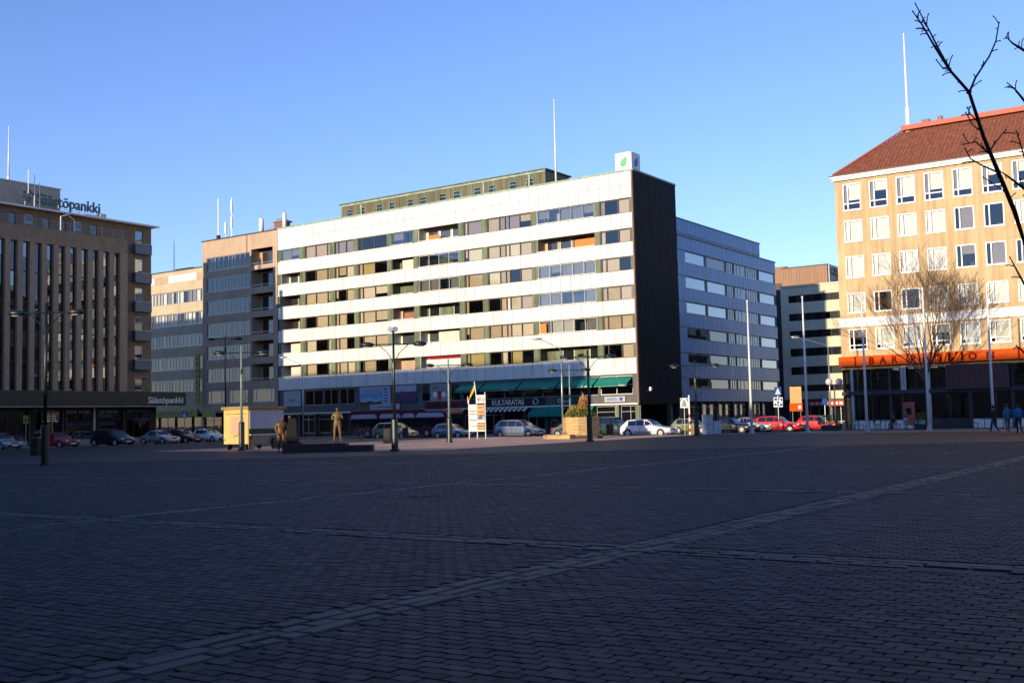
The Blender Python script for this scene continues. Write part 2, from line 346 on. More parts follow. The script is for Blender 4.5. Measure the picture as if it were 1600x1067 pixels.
kerb = tag(MB().box(-86.3, -31, 81.0, 81.3, -0.2, 0.004).build('kerb', m_kerb), kind='structure')
for x0, x1, y0, y1 in ((-86.3, -86.0, -25, 81.0), (-150, -50.6, 91.0, 91.2), (-98.7, -98.5, -80, 76), (-51.0, -50.6, 91.2, 150), (-31.3, -31.0, 81.3, 150)):
    MB().box(x0, x1, y0, y1, -0.2, 0.002).build('kerb_stone', m_kerb, kerb)
tag(MB().box(-31.0, -30.0, 97, 150, -0.2, -0.02).build('side_pavement', m_pave), kind='structure')

# strips of granite slabs (grid of the square) and the field of pavers
US = [-6.35 + 10.6*k for k in range(-4, 2)]; VSR = [1.75 + 10.0*k for k in range(0, 8)]
HW = 0.28
def cam_rd(u, v): return (0.8239*u + 0.5667*v, -0.5667*u + 0.8239*v)
def blob(b, pts, z0, z1, ch):
    n = len(pts); cx = sum(p[0] for p in pts)/n; cy = sum(p[1] for p in pts)/n; i = len(b.v)
    b.v += [(x, y, z0) for x, y in pts] + [(x, y, z1-ch*0.6) for x, y in pts]
    for x, y in pts:
        l = math.hypot(x-cx, y-cy); k = (l-ch)/l; b.v.append((cx+(x-cx)*k, cy+(y-cy)*k, z1))
    for a in (0, 1):
        for k in range(n): b.f.append([i+a*n+k, i+a*n+(k+1) % n, i+a*n+n+(k+1) % n, i+a*n+n+k]); b.m.append(0)
    b.f.append([i+2*n+k for k in range(n)]); b.m.append(0)
rs = random.Random(3)
slabs = []
def run(c0, along):      # three courses of long slabs
    for row in range(3):
        t = -30.0 + rs.random(); segs = sorted(US)
        while t < 80:
            ln = rs.choice((0.14, 0.22, 0.3, 0.42, 0.6))*rs.uniform(0.9, 1.1)
            off = -HW + row*HW*2/3; a0, a1 = t+0.011, t+ln-0.011; wj = rs.uniform(-.02, .02); w0, w1 = c0+off+0.011+max(0, wj), c0+off+HW*2/3-0.011+min(0, wj)
            if along == 'u':
                nx = [u for u in segs if u-HW > t-0.02]; inn = [u for u in segs if u-HW <= t+1e-6 < u+HW]
                if inn: t = inn[0]+HW; continue
                if nx and t+ln > nx[0]-HW-0.15: ln = nx[0]-HW-t; a1 = t+ln-0.008
                if ln < 0.03: t += max(ln, 0.002); continue
            t += ln
            m = (c0+off+0.1, (a0+a1)/2) if along == 'v' else ((a0+a1)/2, c0+off+0.1)
            r, d = cam_rd(*m)
            if d < 3.5 or d > 46 or abs(r) > 0.5*d+2.5: continue
            q = [(w0, a0), (w1, a0), (w1, a1), (w0, a1)] if along == 'v' else [(a0, w0), (a1, w0), (a1, w1), (a0, w1)]
            q = [(x+rs.uniform(-.02, .02), y+rs.uniform(-.02, .02)) for x, y in q]
            if rs.random() < 0.5:    # a broken corner
                k = rs.randrange(4); p, qn, pp = q[k], q[(k+1) % 4], q[k-1]; f = rs.uniform(0.06, 0.2)
                q[k:k+1] = [(p[0]+(pp[0]-p[0])*f, p[1]+(pp[1]-p[1])*f), (p[0]+(qn[0]-p[0])*f*0.7, p[1]+(qn[1]-p[1])*f*0.7)]
            if rs.random() < 0.03: continue
            inframe = d > 6.3 and abs(r) < 0.475*d
            slabs.append((d if inframe else d+1000, q, rs.uniform(-0.004, 0.010)))
for u in US: run(u, 'v')
for v in VSR: run(v, 'u')
slabs.sort(key=lambda s: s[0])
for d, q, z in slabs[:300]:
    cx = sum(p[0] for p in q)/len(q); cy = sum(p[1] for p in q)/len(q)
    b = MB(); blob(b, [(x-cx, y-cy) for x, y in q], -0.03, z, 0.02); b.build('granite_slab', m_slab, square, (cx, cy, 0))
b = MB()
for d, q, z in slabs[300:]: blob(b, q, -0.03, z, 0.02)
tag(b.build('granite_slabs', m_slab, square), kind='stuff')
# pavers: running bond, eight-sided with cut corners
PW, PH = 0.205, 0.128
def outline(w, h): c = 0.013; w /= 2; h /= 2; return [(-w+c, -h), (w-c, -h), (w, -h+c), (w, h-c), (w-c, h), (-w+c, h), (-w, h-c), (-w, -h+c)]
pv = []
v = 2.6
j = 0
while v < 62:
    if not any(abs(v-x) < HW+PH/2-0.01 for x in VSR):
        # reach of the view at this row
        u0_, u1_ = -62, 16
        u = u0_ + (j % 2)*PW/2
        while u < u1_:
            r, d = cam_rd(u, v)
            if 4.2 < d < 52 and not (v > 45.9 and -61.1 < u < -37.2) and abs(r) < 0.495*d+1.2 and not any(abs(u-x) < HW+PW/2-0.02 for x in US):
                pv.append((d if (d > 6.35 and abs(r) < 0.47*d) else d+1000, u, v))
            u += PW
    v += PH; j += 1
pv.sort(key=lambda s: s[0])
var = []
for k in range(3):
    b = MB(); blob(b, outline(PW-0.009, PH-0.009), -0.03, 0.0, 0.008); var.append(b.mesh('paver', (m_paver, m_paver2, m_paver3)[k]))
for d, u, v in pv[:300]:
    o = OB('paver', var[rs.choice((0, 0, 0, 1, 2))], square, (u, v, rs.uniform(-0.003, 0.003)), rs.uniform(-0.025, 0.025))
    o.rotation_euler[0] = rs.uniform(-0.012, 0.012); o.rotation_euler[1] = rs.uniform(-0.012, 0.012)
b = MB(); oc = outline(PW-0.009, PH-0.009)
for d, u, v in pv[300:]:
    near = d < 17
    tx, ty = rs.uniform(-0.012, 0.012), rs.uniform(-0.012, 0.012); zz = rs.uniform(-0.003, 0.003)
    i = len(b.v); n = 8; ch = 0.008; a = rs.uniform(-0.025, 0.025)
    pts = [(x-a*y, y+a*x) for x, y in oc]
    if near: b.v += [(u+x, v+y, -0.03) for x, y in pts]
    b.v += [(u+x, v+y, zz-0.005+tx*x+ty*y) for x, y in pts]
    b.v += [(u+x*0.93, v+y*0.89, zz+tx*x+ty*y) for x, y in pts]
    for a_ in range(2 if near else 1):
        for k in range(n): b.f.append([i+a_*n+k, i+a_*n+(k+1) % n, i+a_*n+n+(k+1) % n, i+a_*n+n+k])
    i2 = len(b.v)-n; b.f.append([i2+k for k in range(n)]); mi_ = rs.choice((0, 0, 0, 1, 2)); b.m += [mi_]*(len(b.f)-len(b.m))
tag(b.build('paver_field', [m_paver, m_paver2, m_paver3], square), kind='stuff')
# dark joint sand right under the pavers


# ------------------------------------------------------------------ white-panelled apartment building
rb = random.Random(11)
MX, MW = -103.0, 51.5
main = T('apartment_building', 'long eight-storey block with white enamel panel bands and dark end wall, lit by sun', 'building', (MX, 97, 0))
ROWS = [(22.35, 23.88), (19.35, 20.74), (16.45, 17.86), (13.48, 14.92), (10.52, 11.95), (7.55, 9.0)]
BANDS = [(20.74, 22.35), (17.86, 19.35), (14.92, 16.45), (11.95, 13.48), (9.0, 10.52), (5.89, 7.55)]
COLS = [(0, .45), (3.91, 4.82), (9.15, 9.91), (13.12, 13.86), (18.48, 19.18), (22.53, 23.31), (29.22, 29.95), (32.47, 33.2), (39.09, 39.83), (47.02, 47.64), (51.17, 51.5)]
GRP = [(4.82, 9.15, (1.80, 3.79)), (9.91, 13.12, (.57, 1.89)), (13.86, 18.48, (.62, 2.59)), (29.95, 32.47, (.5,)), (33.2, 39.09, (1.63, 2.40, 2.92, 4.35)), (47.64, 51.17, (.61, 2.16))]
BALC = [(.45, 3.91), (19.18, 22.53), (23.31, 29.22), (39.83, 47.02)]
b = MB()                                     # structure: slabs, back wall, ends
for z0, z1 in BANDS + [(23.88, 26.6)]: b.box(0, MW, 0.0, 6.0, z0+0.004, z1-0.004)
b.box(0, MW-0.1, 6.0, 9.7, 3.0, 26.55).box(-0.12, 0.0, 0.2, 9.7, 0, 26.5)
b.build('structure_frame', m_room, main)
b = MB()
for z0, z1 in BANDS + [(23.88, 26.6)]: b.box(0.002, MW-0.002, -0.012, -0.002, z0, z1)
b.build('panel_backing', m_frame, main)
pan = []
PWD = MW/41
for i in range(41):
    rr = list(BANDS) + [(23.88, 25.24), (25.24, 26.62)]
    for k, (z0, z1) in enumerate(rr): pan.append((i, k, z0, z1))
pan.sort(key=lambda t: -t[0])
for n, (i, k, z0, z1) in enumerate(pan[:300]):
    o = piece('facade_panel', main, m_panel, (i*PWD+0.021, -0.045, z0+0.017), PWD-0.042, 0.03, z1-z0-0.034, 0.007)
    o.rotation_euler[2] = rb.uniform(-0.002, 0.002); o.rotation_euler[0] = rb.uniform(-0.002, 0.002)
b = MB()
for i, k, z0, z1 in pan[300:]: b.box(i*PWD+0.011, (i+1)*PWD-0.011, -0.045, -0.015, z0+0.01, z1-0.01)
tag(b.build('facade_panels', m_panel, main), kind='stuff')
for f, (z0, z1) in enumerate(ROWS):
    for x0, x1 in COLS: piece('patina_column', main, m_patina, (x0, 0.03 if x1-x0 > .5 else 0.05, z0), x1-x0, 0.5, z1-z0)
    for g, (x0, x1, mu) in enumerate(GRP):
        bl = []
        for c in range(len(mu)+1):
            q = rb.random()
            if f == 0: pick = BL[3] if q < .35 else BL[rb.choice((0, 1, 1))]
            else: pick = BL[rb.choice((0, 0, 1, 4, 2))]
            bl.append(None if q > 0.86 else (pick, 1.0 if q < .7 else rb.uniform(.45, .9)))
        if g == 4 and f == 3: bl[2] = (BL[5], 1.0)
        window(main, x0, z0, x1-x0, z1-z0, 0.12, m_frame, m_glass, mu, (), 0.075, bl)
    for g, (x0, x1) in enumerate(BALC):
        w = x1-x0; dpt = 1.5
        bk = MB().box(x0, x1, dpt, dpt+0.08, z0, z1).box(x0, x0+0.06, 0.1, dpt, z0, z1).box(x1-0.06, x1, 0.1, dpt, z0, z1)
        bw = bk.build('balcony_recess', rb.choice((m_offw, m_patina, m_beige)), main)
        nw = max(1, int(w/1.7))
        for k in range(nw):
            a = 0.35 + k*(w-0.5)/nw
            if rb.random() < .85:
                window(main, x0+a, z0+0.05, (w-0.5)/nw-0.2, z1-z0-0.1, dpt-0.05, m_offw if rb.random() < .6 else m_frame, m_glassd, (), (), 0.08, [(BL[rb.choice((0, 2, 5, 5))], rb.choice((1, .5)))] if rb.random() < .5 else None, name='balcony_door', bd=0.02)
        piece('balcony_rail', main, m_white, (x0, -0.10, z0+0.03), w, 0.05, 0.06)
        if (f, g) in ((0, 0), (0, 3), (2, 3), (3, 3), (1, 2), (0, 1), (4, 3), (2, 2)):   # glazed-in balconies
            n = max(2, int(w/1.2))
            window(main, x0+0.05, z0+0.08, w-0.1, z1-z0-0.12, 0.10, m_white if f else m_galv, m_glassb, [(w-0.1)*q/n for q in range(1, n)], (), 0.035,
                   [(BL[5], 1.0) if (f == 4 and rb.random() < .8) else (m_haze, rb.choice((1.0, 1.0, .6))) if rb.random() < .75 else None for _ in range(n)], name='balcony_glazing', bd=0.25)
        if (f, g) == (1, 3): piece('orange_screen', main, m_orange, (x0+4.2, 0.9, z0), 2.9, 0.05, 1.05)
        if (f, g) == (0, 2): piece('orange_screen', main, m_orange, (x0+1.0, 0.7, z0), 1.6, 0.05, 0.75)
        if (f, g) == (4, 3): piece('orange_screen', main, m_orange, (x0+0.1, 0.06, z0+0.05), 0.8, 0.03, 1.1)
        if (f, g) == (3, 1): piece('rust_curtain', main, m_rust, (x0+1.2, 0.8, z0), 2.0, 0.05, 0.9)
        if (f, g) == (5, 2):
            MB().prism([(0.0, z1-0.32), (0.5, z1-0.06), (0.52, z1-0.10), (0.02, z1-0.36)], x0+0.9, x1-0.1, 'x').build('balcony_awning', m_redsign, main)
            piece('awning_valance', main, m_offw, (x0+0.9, 0.12, z0+0.1), w-1.0, 0.04, 0.95)
        if (f, g) in ((4, 0), (5, 0), (4, 2), (1, 1)): piece('balcony_screen', main, BL[2], (x0+w*0.45, 0.25, z0+0.02), w*0.5, 0.04, z1-z0-0.25)
# roof edge, end wall, corner trim
MB().box(-0.05, MW+0.28, -0.12, 9.75, 26.60, 26.66).box(-0.05, MW+0.28, -0.12, 0.10, 26.66, 26.78).box(MW, MW+0.28, 0.10, 9.75, 26.66, 26.78).build('roof', m_verdi, main)
b = MB()
n = 24
for k in range(n):                             # ribbed sheets
    y0 = 0.02 + k*9.66/n; b.box(MW+0.0, MW+0.235, y0, y0+9.66/n-0.02, 2.86, 26.6); b.box(MW+0.02, MW+0.25, y0+0.03, y0+0.07, 2.9, 26.55)
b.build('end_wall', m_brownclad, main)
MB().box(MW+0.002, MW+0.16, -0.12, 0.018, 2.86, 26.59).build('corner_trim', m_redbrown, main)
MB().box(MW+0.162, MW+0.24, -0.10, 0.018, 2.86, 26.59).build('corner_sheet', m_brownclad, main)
# penthouse
ph = MB(); hs = []
px = [9.3, 11.3, 14.2, 16.2, 19.2, 21.2, 24.2, 26.3, 29.3, 31.4, 34.3, 36.6]
for x in px: hs.append((x, x+1.0, 26.9, 28.4))
ph.wall(8.34, 39.2, 26.66, 29.1, hs, 0.2, 3.0)
ph.box(8.34, 39.2, 3.4, 8.1, 26.66, 29.05).face([(39.2, 3.0, 26.66), (39.2, 3.4, 26.66), (39.2, 3.4, 29.1), (39.2, 3.0, 29.1)]).face([(8.34, 3.0, 26.66), (8.34, 3.0, 29.1), (8.34, 3.4, 29.1), (8.34, 3.4, 26.66)])
ph.build('penthouse', m_olive, main)
MB().box(8.1, 39.4, 2.8, 8.3, 29.1, 29.24).build('penthouse_roof', m_olive, main); MB().box(8.3, 39.25, 2.9, 2.97, 28.86, 29.08).build('roof_flashing', m_verdi, main)
for x in px:
    window(main, x, 26.9, 1.0, 1.5, 3.05, m_verdi, m_glassd, (), (1.1,), 0.06, name='penthouse_window')
for k in range(20): piece('sheet_rib', main, m_verdi if rb.random() < .45 else m_olive, (8.5+k*1.58, 2.955, 26.7), rb.choice((0.06, 0.06, 0.22)), 0.04, 2.15)
# mezzanine and ground floor
mz = MB(); holes = [(4.5, 7.6, 3.85, 5.75), (7.8, 10.2, 3.85, 5.75), (10.45, 12.9, 3.85, 5.75), (23.3, 24.6, 3.85, 5.75), (27.6, 29.0, 3.85, 5.75)]
aw = [(29.2, 32.5), (32.55, 37.5), (37.55, 42.5), (42.55, 47.0), (47.05, 51.0)]
for a, c in aw: holes.append((a+.1, c-.1, 3.85, 5.75))
mz.wall(0, MW, 2.85, 5.885, holes, 0.3, 0.10)
mz.build('mezzanine_wall', m_mezz, main)
for a, c, z0, z1 in holes:
    w = c-a; n = 2 if w > 2 else 1
    window(main, a, z0, w, z1-z0, 0.18, m_offw if a > 46 else m_galv, m_glassd, [w/2] if n == 2 else (), (1.0,) if a > 29 else (), 0.07, [(BL[5], .5)] if a in (23.3, 27.6) else None, name='shop_window')
MB().box(0, MW, 0.6, 0.7, 0, 2.85).box(0, MW, 0.6, 6.0, 2.79, 2.86).build('shopfront_back', m_dark, main)
for k in range(18):
    x = 0.4+k*2.85
    piece('shopfront_pillar', main, m_patina if k == 17 else m_dark, (x, 0.12, 0), 0.35, 0.35, 2.84)
    window(main, x+0.45, 0.35, 2.2, 2.35, 0.45, m_galv if k % 3 else m_dark, m_glassd, (1.1,) if k % 2 else (), (1.75,), 0.06, [(rb.choice((BL[3], BL[1], m_rust, m_awnd)), rb.uniform(.2, .5)) if rb.random() < .6 else None for _ in range(4)], name='shop_window')
MB().box(0, MW, -0.02, 0.09, 2.80, 2.95).build('shop_ledge', m_offw, main)
for a, c in aw:
    s = MB(); z1, z0 = 5.62, 4.86
    s.prism([(0.05, z1), (-1.25, z0), (-1.25, z0-0.03), (0.05, z1-0.03)], a+0.08, c-0.08, 'x')
    s.prism([(-1.25, z0), (-1.25, z0-0.2), (-1.235, z0-0.2), (-1.235, z0)], a+0.08, c-0.08, 'x')
    o = s.build('green_awning', m_awn, main)
    MB().box(a+0.08, c-0.08, -1.256, -1.251, z0-0.205, z0-0.175).build('valance_hem', m_verdi, o)
    text('Rosso', 0.26, m_white, 'lettering', o, ((a+c)/2+c*0.02, -1.262, z0-0.17), 0.004)
for a, c in ((38.75, 43.0), (44.6, 46.4)):
    s = MB(); s.prism([(0.05, 2.78), (-1.0, 1.98), (-1.0, 1.95), (0.05, 2.74)], a, c, 'x').prism([(-1.0, 1.98), (-1.0, 1.78), (-0.985, 1.78), (-0.985, 1.98)], a, c, 'x')
    s.build('green_awning', m_awn, main)
for a, c in ((23.4, 30.0), (33.0, 38.2)):     # striped awnings of the small shops
    s = MB(); n = int((c-a)/0.3)
    for k in range(n): s.prism([(0.05, 2.86), (-0.7, 2.55), (-0.7, 2.42), (-0.68, 2.42), (0.05, 2.82)], a+k*(c-a)/n, a+(k+1)*(c-a)/n, 'x', k % 2)
    s.build('striped_awning', [m_white, m_black], main)
# ground level pillars under the end wall
for y in (0.3, 7.4):
    MB().box(MW-0.5, MW-0.06, y, y+0.55, 0, 2.84).build('ground_pillar', m_patina, main)
MB().box(36, MW+0.2, 9.0, 9.7, 0, 2.86).build('passage_wall', m_dark, main)
# signs on it
def board(name, label, cat, loc, w, h, mat, txt=None, size=0.3, tm=None, tx=0.1, tz=0.1, d=0.08, rz=0, group=None):
    t = T(name, label, cat, loc, rz, group); MB().box(0, w, 0, d, 0, h).build('board', mat, t)
    if txt: text(txt, size, tm, 'lettering', t, (tx, -0.012, tz), 0.008)
    return t
k = board('shop_sign', 'black shop sign with white capital letters KULTARATAS and a ring emblem', 'sign', (MX+32.7, 96.93, 2.98), 7.6, 0.86, m_black)
text('KULTARATAS', 0.80, m_white, 'lettering', k, (0.75, -0.012, 0.15), 0.008, space=0.92, bold=0.008).scale = (0.93, 1, 1.05)
MB().tube([(6.55+0.3*math.cos(a*math.pi/10), -0.02, 0.43+0.3*math.sin(a*math.pi/10)) for a in range(21)], 0.09, 6).build('ring_emblem', m_galv, k)
k = board('shop_sign', 'green sign with white lettering above the lower green awning', 'sign', (MX+41.7, 96.93, 3.05), 3.4, 0.72, m_awnd, 'Rosso', 0.34, m_white, 1.0, 0.2)
MB().tube([(0.55+0.18*math.cos(a*math.pi/8), -0.015, 0.36+0.18*math.sin(a*math.pi/8)) for a in range(17)], 0.04, 6).build('round_emblem', m_white, k)
board('shop_sign', 'grey-lilac sign board above the striped awning', 'sign', (MX+24.0, 96.93, 3.05), 6.6, 0.62, m_maroon)
k = board('shop_sign', 'small lilac sign under the rightmost green awning', 'sign', (MX+47.7, 96.90, 3.1), 2.4, 0.55, m_shade)
MB().box(0.3, 1.6, -0.012, 0, 0.18, 0.24).box(0.3, 1.4, -0.012, 0, 0.32, 0.40).box(1.75, 2.1, -0.012, 0, 0.12, 0.45).build('printed_mark', m_bluesign, k)
k = T('window_poster', 'large blue mountain poster in the mezzanine windows', 'poster', (MX+13.9, 96.98, 3.75))
MB().box(0, 3.45, 0, 0.05, 0, 2.05).build('picture', m_posterb, k); MB().box(0, 3.45, -0.006, 0, 1.35, 2.05).build('title_strip', m_shade, k); MB().box(3.5, 4.85, 0, 0.05, 0, 2.05).build('side_panel', m_shade, k)
text('MATKA & ALPIT', 0.34, m_bluesign, 'lettering', k, (0.7, -0.012, 1.50), 0.004)
for pts_ in ([(0, .25), (.55, .8), (.9, .55), (1.35, .95), (1.9, .4), (1.9, .2), (0, .2)], [(1.5, .2), (2.2, .62), (2.7, .45), (3.45, .75), (3.45, .2)]): MB().prism(pts_, -0.012, -0.002, 'y').build('mountain', m_shade, k)
MB().prism([(0, 0), (0, .3), (.8, .22), (1.6, .38), (2.5, .2), (3.45, .32), (3.45, 0)], -0.018, -0.013, 'y').build('forest', m_awnd, k)
for q in range(5): MB().box(3.8, 4.5-0.1*(q % 2), -0.006, 0, 0.22+q*0.36, 0.36+q*0.36).build('printed_line', m_bluesign, k)
k = T('window_poster', 'dark red and blue poster with a blank white strip on top', 'poster', (MX+19.4, 96.98, 3.75))
MB().box(0, 3.3, 0, 0.05, 0, 1.3).build('picture', m_posterr, k); MB().box(0, 3.3, 0, 0.05, 1.31, 2.05).build('white_strip', m_shade, k)
k = board('shop_sign', 'long white sign board with dark print below the mountain poster', 'sign', (MX+15.6, 96.9, 3.05), 4.6, 0.66, m_shade, 'MATKA & ALPIT', 0.36, m_black, 1.1, 0.18)
MB().tube([(0.6+0.14*math.cos(a*math.pi/6), -0.015, 0.33+0.2*math.sin(a*math.pi/6)) for a in range(13)], 0.03, 5).build('round_emblem', m_galv, k)
k = board('window_poster', 'pale poster with grey and blue print at the left end of the mezzanine', 'poster', (MX+0.9, 96.98, 3.8), 3.0, 1.95, m_shade, 'TOOO', 0.62, m_galv, 0.85, 1.22)
text('hualla', 0.5, m_bluesign, 'lettering', k, (0.85, -0.012, 0.65), 0.006)
k = T('shop_emblem', 'red emblem with two white discs on the pale mezzanine wall', 'sign', (MX+24.75, 96.98, 3.8))
MB().box(0, 2.75, 0.0, 0.04, 0, 2.0).build('board', m_conc, k); MB().prism([(0.75, 1.15), (2.05, 1.15), (1.95, 0.75), (1.6, 0.5), (1.55, 0.1), (1.25, 0.1), (1.2, 0.5), (0.85, 0.75)], -0.03, 0, 'y').build('red_shape', m_redsign, k)
for q in (0.75, 2.0): MB().prism([(q+0.34*math.cos(a*math.pi/8), 0.78+0.34*math.sin(a*math.pi/8)) for a in range(16)], -0.045, -0.031, 'y').build('white_disc', m_white, k)
text('VIIHDE', 0.34, m_redsign, 'lettering', k, (0.25, -0.012, 1.45), 0.01)
# rooftop cube sign
k = T('rooftop_cube_sign', 'white cube sign with green leaf emblem on the roof corner', 'sign', (-53.0, 98.3, 26.78))
MB().box(-0.95, 0.95, -0.1, 1.8, 0.35, 2.15).build('cube', m_white, k)
for sx_ in (-0.7, 0.85):
    for y in (0.1, 1.6): MB().tube([(sx_, y, -0.15), (sx_, y, 0.36)], 0.06, 6).build('leg', m_dark, k)
leaf = [(-0.38, 0.90), (-0.30, 1.25), (-0.02, 1.50), (0.42, 1.72), (0.42, 1.15), (0.30, 0.80), (0.02, 0.66), (-0.26, 0.70)]
m_leafg = M('leaf_emblem_green', (0.10, 0.42, 0.20), 0.5, 0.1)
MB().prism(leaf, -0.125, -0.101, 'y').build('leaf_emblem', m_leafg, k)
MB().prism([(y*0.9+0.85, z) for y, z in leaf], 0.951, 0.975, 'x').build('leaf_emblem', m_bluesign, k)

# ------------------------------------------------------------------ blue-panelled wing
BY = 106.72
blue = T('office_wing', 'blue-grey panelled office wing beside the dark end wall, in shade', 'building', (-51.3, BY, 0), math.pi/2)
BW = 29.0
BROW = [(18.35, 19.7), (15.53, 16.89), (12.76, 14.07), (9.95, 11.22), (7.27, 8.42), (4.49, 5.66)]
BB = [(19.7, 21.2), (16.89, 18.35), (14.07, 15.53), (11.22, 12.76), (8.42, 9.95), (5.66, 7.27), (3.08, 4.49)]
b = MB()
for z0, z1 in BB: b.box(0, BW, 0.02, 6, z0, z1)
b.box(0, BW, 6, 14, 0, 21.1).box(BW-0.3, BW, 0.3, 6, 3.08, 21.1)
b.build('structure_frame', m_dark, blue)
n = 24
for z0, z1 in BB:
    for i in range(n): piece('facade_panel', blue, m_blue, (i*BW/n+0.012, -0.03, z0+0.01), BW/n-0.024, 0.045, z1-z0-0.02, 0.008)
BG = [(2.1, 7.3, ()), (7.75, 13.0, ()), (13.4, 15.5, (.7, 1.4)), (15.6, 19.2, (1.0, 2.1)), (19.4, 23.1, (.75, 1.5, 2.2, 2.95)), (23.6, 28.85, ())]
for f, (z0, z1) in enumerate(BROW):
    for x0, x1, mu in BG:
        q = rb.random()
        gm = m_glassr if (f < 3 and x1-x0 > 5) or x0 > 23 else m_glassd
        if f == 0 and x0 == 7.75: gm = m_glassd
        window(blue, x0, z0+0.04, x1-x0, z1-z0-0.08, 0.12, m_white if x1-x0 > 5 else m_galv, gm, mu, (), 0.05,
               [(BL[rb.choice((3, 5, 5))], rb.choice((1, 1, .5))) if rb.random() < (.65 if mu else .15) else None for _ in range(len(mu)+1)] if gm is m_glassd else None)
        if x1-x0 > 5: piece('window_ledge', blue, m_offw, (x0, -0.07, z0+0.02), x1-x0, 0.05, 0.05)
    for a, c in ((0.0, 2.05), (7.35, 7.72), (13.05, 13.35), (15.52, 15.58), (23.15, 23.55), (28.88, 29.0)): piece('dark_pier', blue, m_blue if a == 0 else m_dark, (a, 0.06, z0+0.002), c-a, 0.3, z1-z0-0.004)
MB().box(-0.1, BW+0.12, -0.1, 14, 21.2, 21.34).build('roof', m_dark, blue)
pz = MB().box(0.2, 26.9, 1.2, 12, 21.34, 23.55); pz.build('penthouse', m_blue, blue)
MB().box(0.1, 27.0, 1.1, 12.1, 23.55, 23.68).build('penthouse_roof', m_dark, blue)
for i in range(22): piece('penthouse_panel', blue, m_blue, (0.22+i*26.6/22, 1.14, 22.05), 26.6/22-0.025, 0.05, 1.48, 0.006)
for i in range(13): piece('penthouse_window', blue, m_spandrel, (0.4+i*2.04, 1.15, 21.5), 1.8, 0.05, 0.45)
for k in range(7): MB().box(1+k*4.5, 1.35+k*4.5, 0.3, 0.65, 0, 3.08).build('ground_pillar', m_dark, blue)
MB().box(0, BW, 2.5, 2.6, 0, 3.08).build('shopfront_back', m_dark, blue)
for k in range(6): window(blue, 1.6+k*4.5, 0.3, 3.6, 2.5, 1.6, m_galv, m_glassd, (1.2, 2.4), (1.9,), 0.06, name='shop_window')
MB().box(3, 11.5, 0.5, 0.62, 2.45, 2.52).box(9.9, 10.0, 0.4, 0.5, 0.6, 2.45).build('canopy_rail', m_galv, blue)
# ------------------------------------------------------------------ bank building (left)
rc = random.Random(5)
B0 = 44.0
bank = T('bank_building', 'brown stone bank block with tall window bays, terrace and corner balconies, left edge', 'building', (-102.3, B0, 0), math.pi/2)
NB = 19
bays = []
x = 59.05 - 1.326*8 - B0                      # first pier start, in local x
p0 = 73.03 - B0 - 1.326*NB
FL = [(5.55 + k*3.03, 5.55 + (k+1)*3.03) for k in range(5)]
for k in range(NB+1):
    px0 = p0 + k*1.326; w = 0.58 if k < NB else 0.98
    MB().cbox(px0, px0+w, -0.02, 0.55, 5.5, 20.7, 0.03).build('stone_pier', m_bankpier, bank)
for k in range(NB):
    bx = p0 + k*1.326 + 0.58; bw = 0.746
    for f, (z0, z1) in enumerate(FL):
        br = rc.random()
        window(bank, bx, z0+0.02, bw, z1-z0-0.05, 0.34, m_frame, [m_glassd, m_glassr] if br < .4 else [m_glassd, m_glassd], (), (1.42,), 0.05,
               [None, (BL[rc.choice((0, 3, 2))], rc.choice((1, .6)))] if rc.random() < .3 else None)
MB().box(0, 29.98, 0.0, 0.55, 20.7, 22.25).build('parapet', m_bankstone, bank)
MB().box(-0.05, 30.05, -0.05, 0.6, 22.25, 22.33).build('coping', m_bankpier, bank)
b = MB()
for z0, z1 in FL: b.box(0, 29.9, 0.6, 2.1, z1-0.25, z1-0.05)
b.box(0, 29.9, 2.12, 14, 3.9, 22.2); b.build('structure_frame', m_room, bank)
# setback storey and the flush corner part (plane U = -104.5, local y = 2.2)
hs = [(24.6+0.25+1.9*k, 24.6+1.15+1.9*k, 22.4, 23.95) for k in range(-10, 2)]
hs = [h for h in hs if h[0] > 1 and h[1] < 29]
BZ = [21.4, 18.1, 14.8, 11.5, 8.2]
hc = [(32.55, 33.65, z+0.1, z+2.65) for z in BZ] + [(32.55, 33.65, 5.75, 7.4)]
b = MB(); b.wall(0, 34.75, 5.5, 24.55, hs + hc, 0.2, 2.2); b.face([(34.75, 2.2, 3.9), (34.75, 15.4, 3.9), (34.75, 15.4, 24.55), (34.75, 2.2, 24.55)])
b.build('setback_wall', m_bankdark, bank)
MB().box(0, 34.7, 3.6, 3.7, 5.4, 24.5).build('inner_wall', m_room, bank)
for k, h in enumerate(hs):
    window(bank, h[0], h[2], h[1]-h[0], h[3]-h[2], 2.26, m_white if k % 3 == 1 else m_frame, m_glassd, (), (.75,) if k % 3 == 1 else (), 0.07, name='terrace_door' if k % 3 == 1 else 'window')
for i, h in enumerate(hc):
    window(bank, h[0], h[2], h[1]-h[0], h[3]-h[2], 2.26, m_offw if i else m_frame, m_glassr if i < 3 else m_glassd, (), (), 0.08, [(BL[rc.choice((2, 5, 0))], rc.choice((1, .7)))] if i else None, name='balcony_door')
for z in BZ:
    s = MB().box(32.2, 34.4, 1.6, 2.19, z-0.12, z).box(32.2, 34.4, 1.6, 1.64, z, z+1.0).box(32.2, 32.24, 1.64, 2.19, z, z+1.0).box(34.36, 34.4, 1.64, 2.19, z, z+1.0)
    o = s.build('balcony', m_balc, bank); MB().box(32.15, 34.45, 1.56, 1.66, z+1.0, z+1.04).build('handrail', m_galv, o)
MB().box(-14, 4.5, 15.4, 50, 0, 24.5).build('rear_shade_block', m_bankdark, bank)  # added unseen block, sized to shade the cream block's lower floors
MB().box(-1, 35.15, 1.4, 15.4, 24.55, 24.68).build('roof', m_greyr, bank)
MB().box(-1, 35.2, 1.3, 1.42, 24.50, 24.70).build('roof_edge', m_offw, bank)
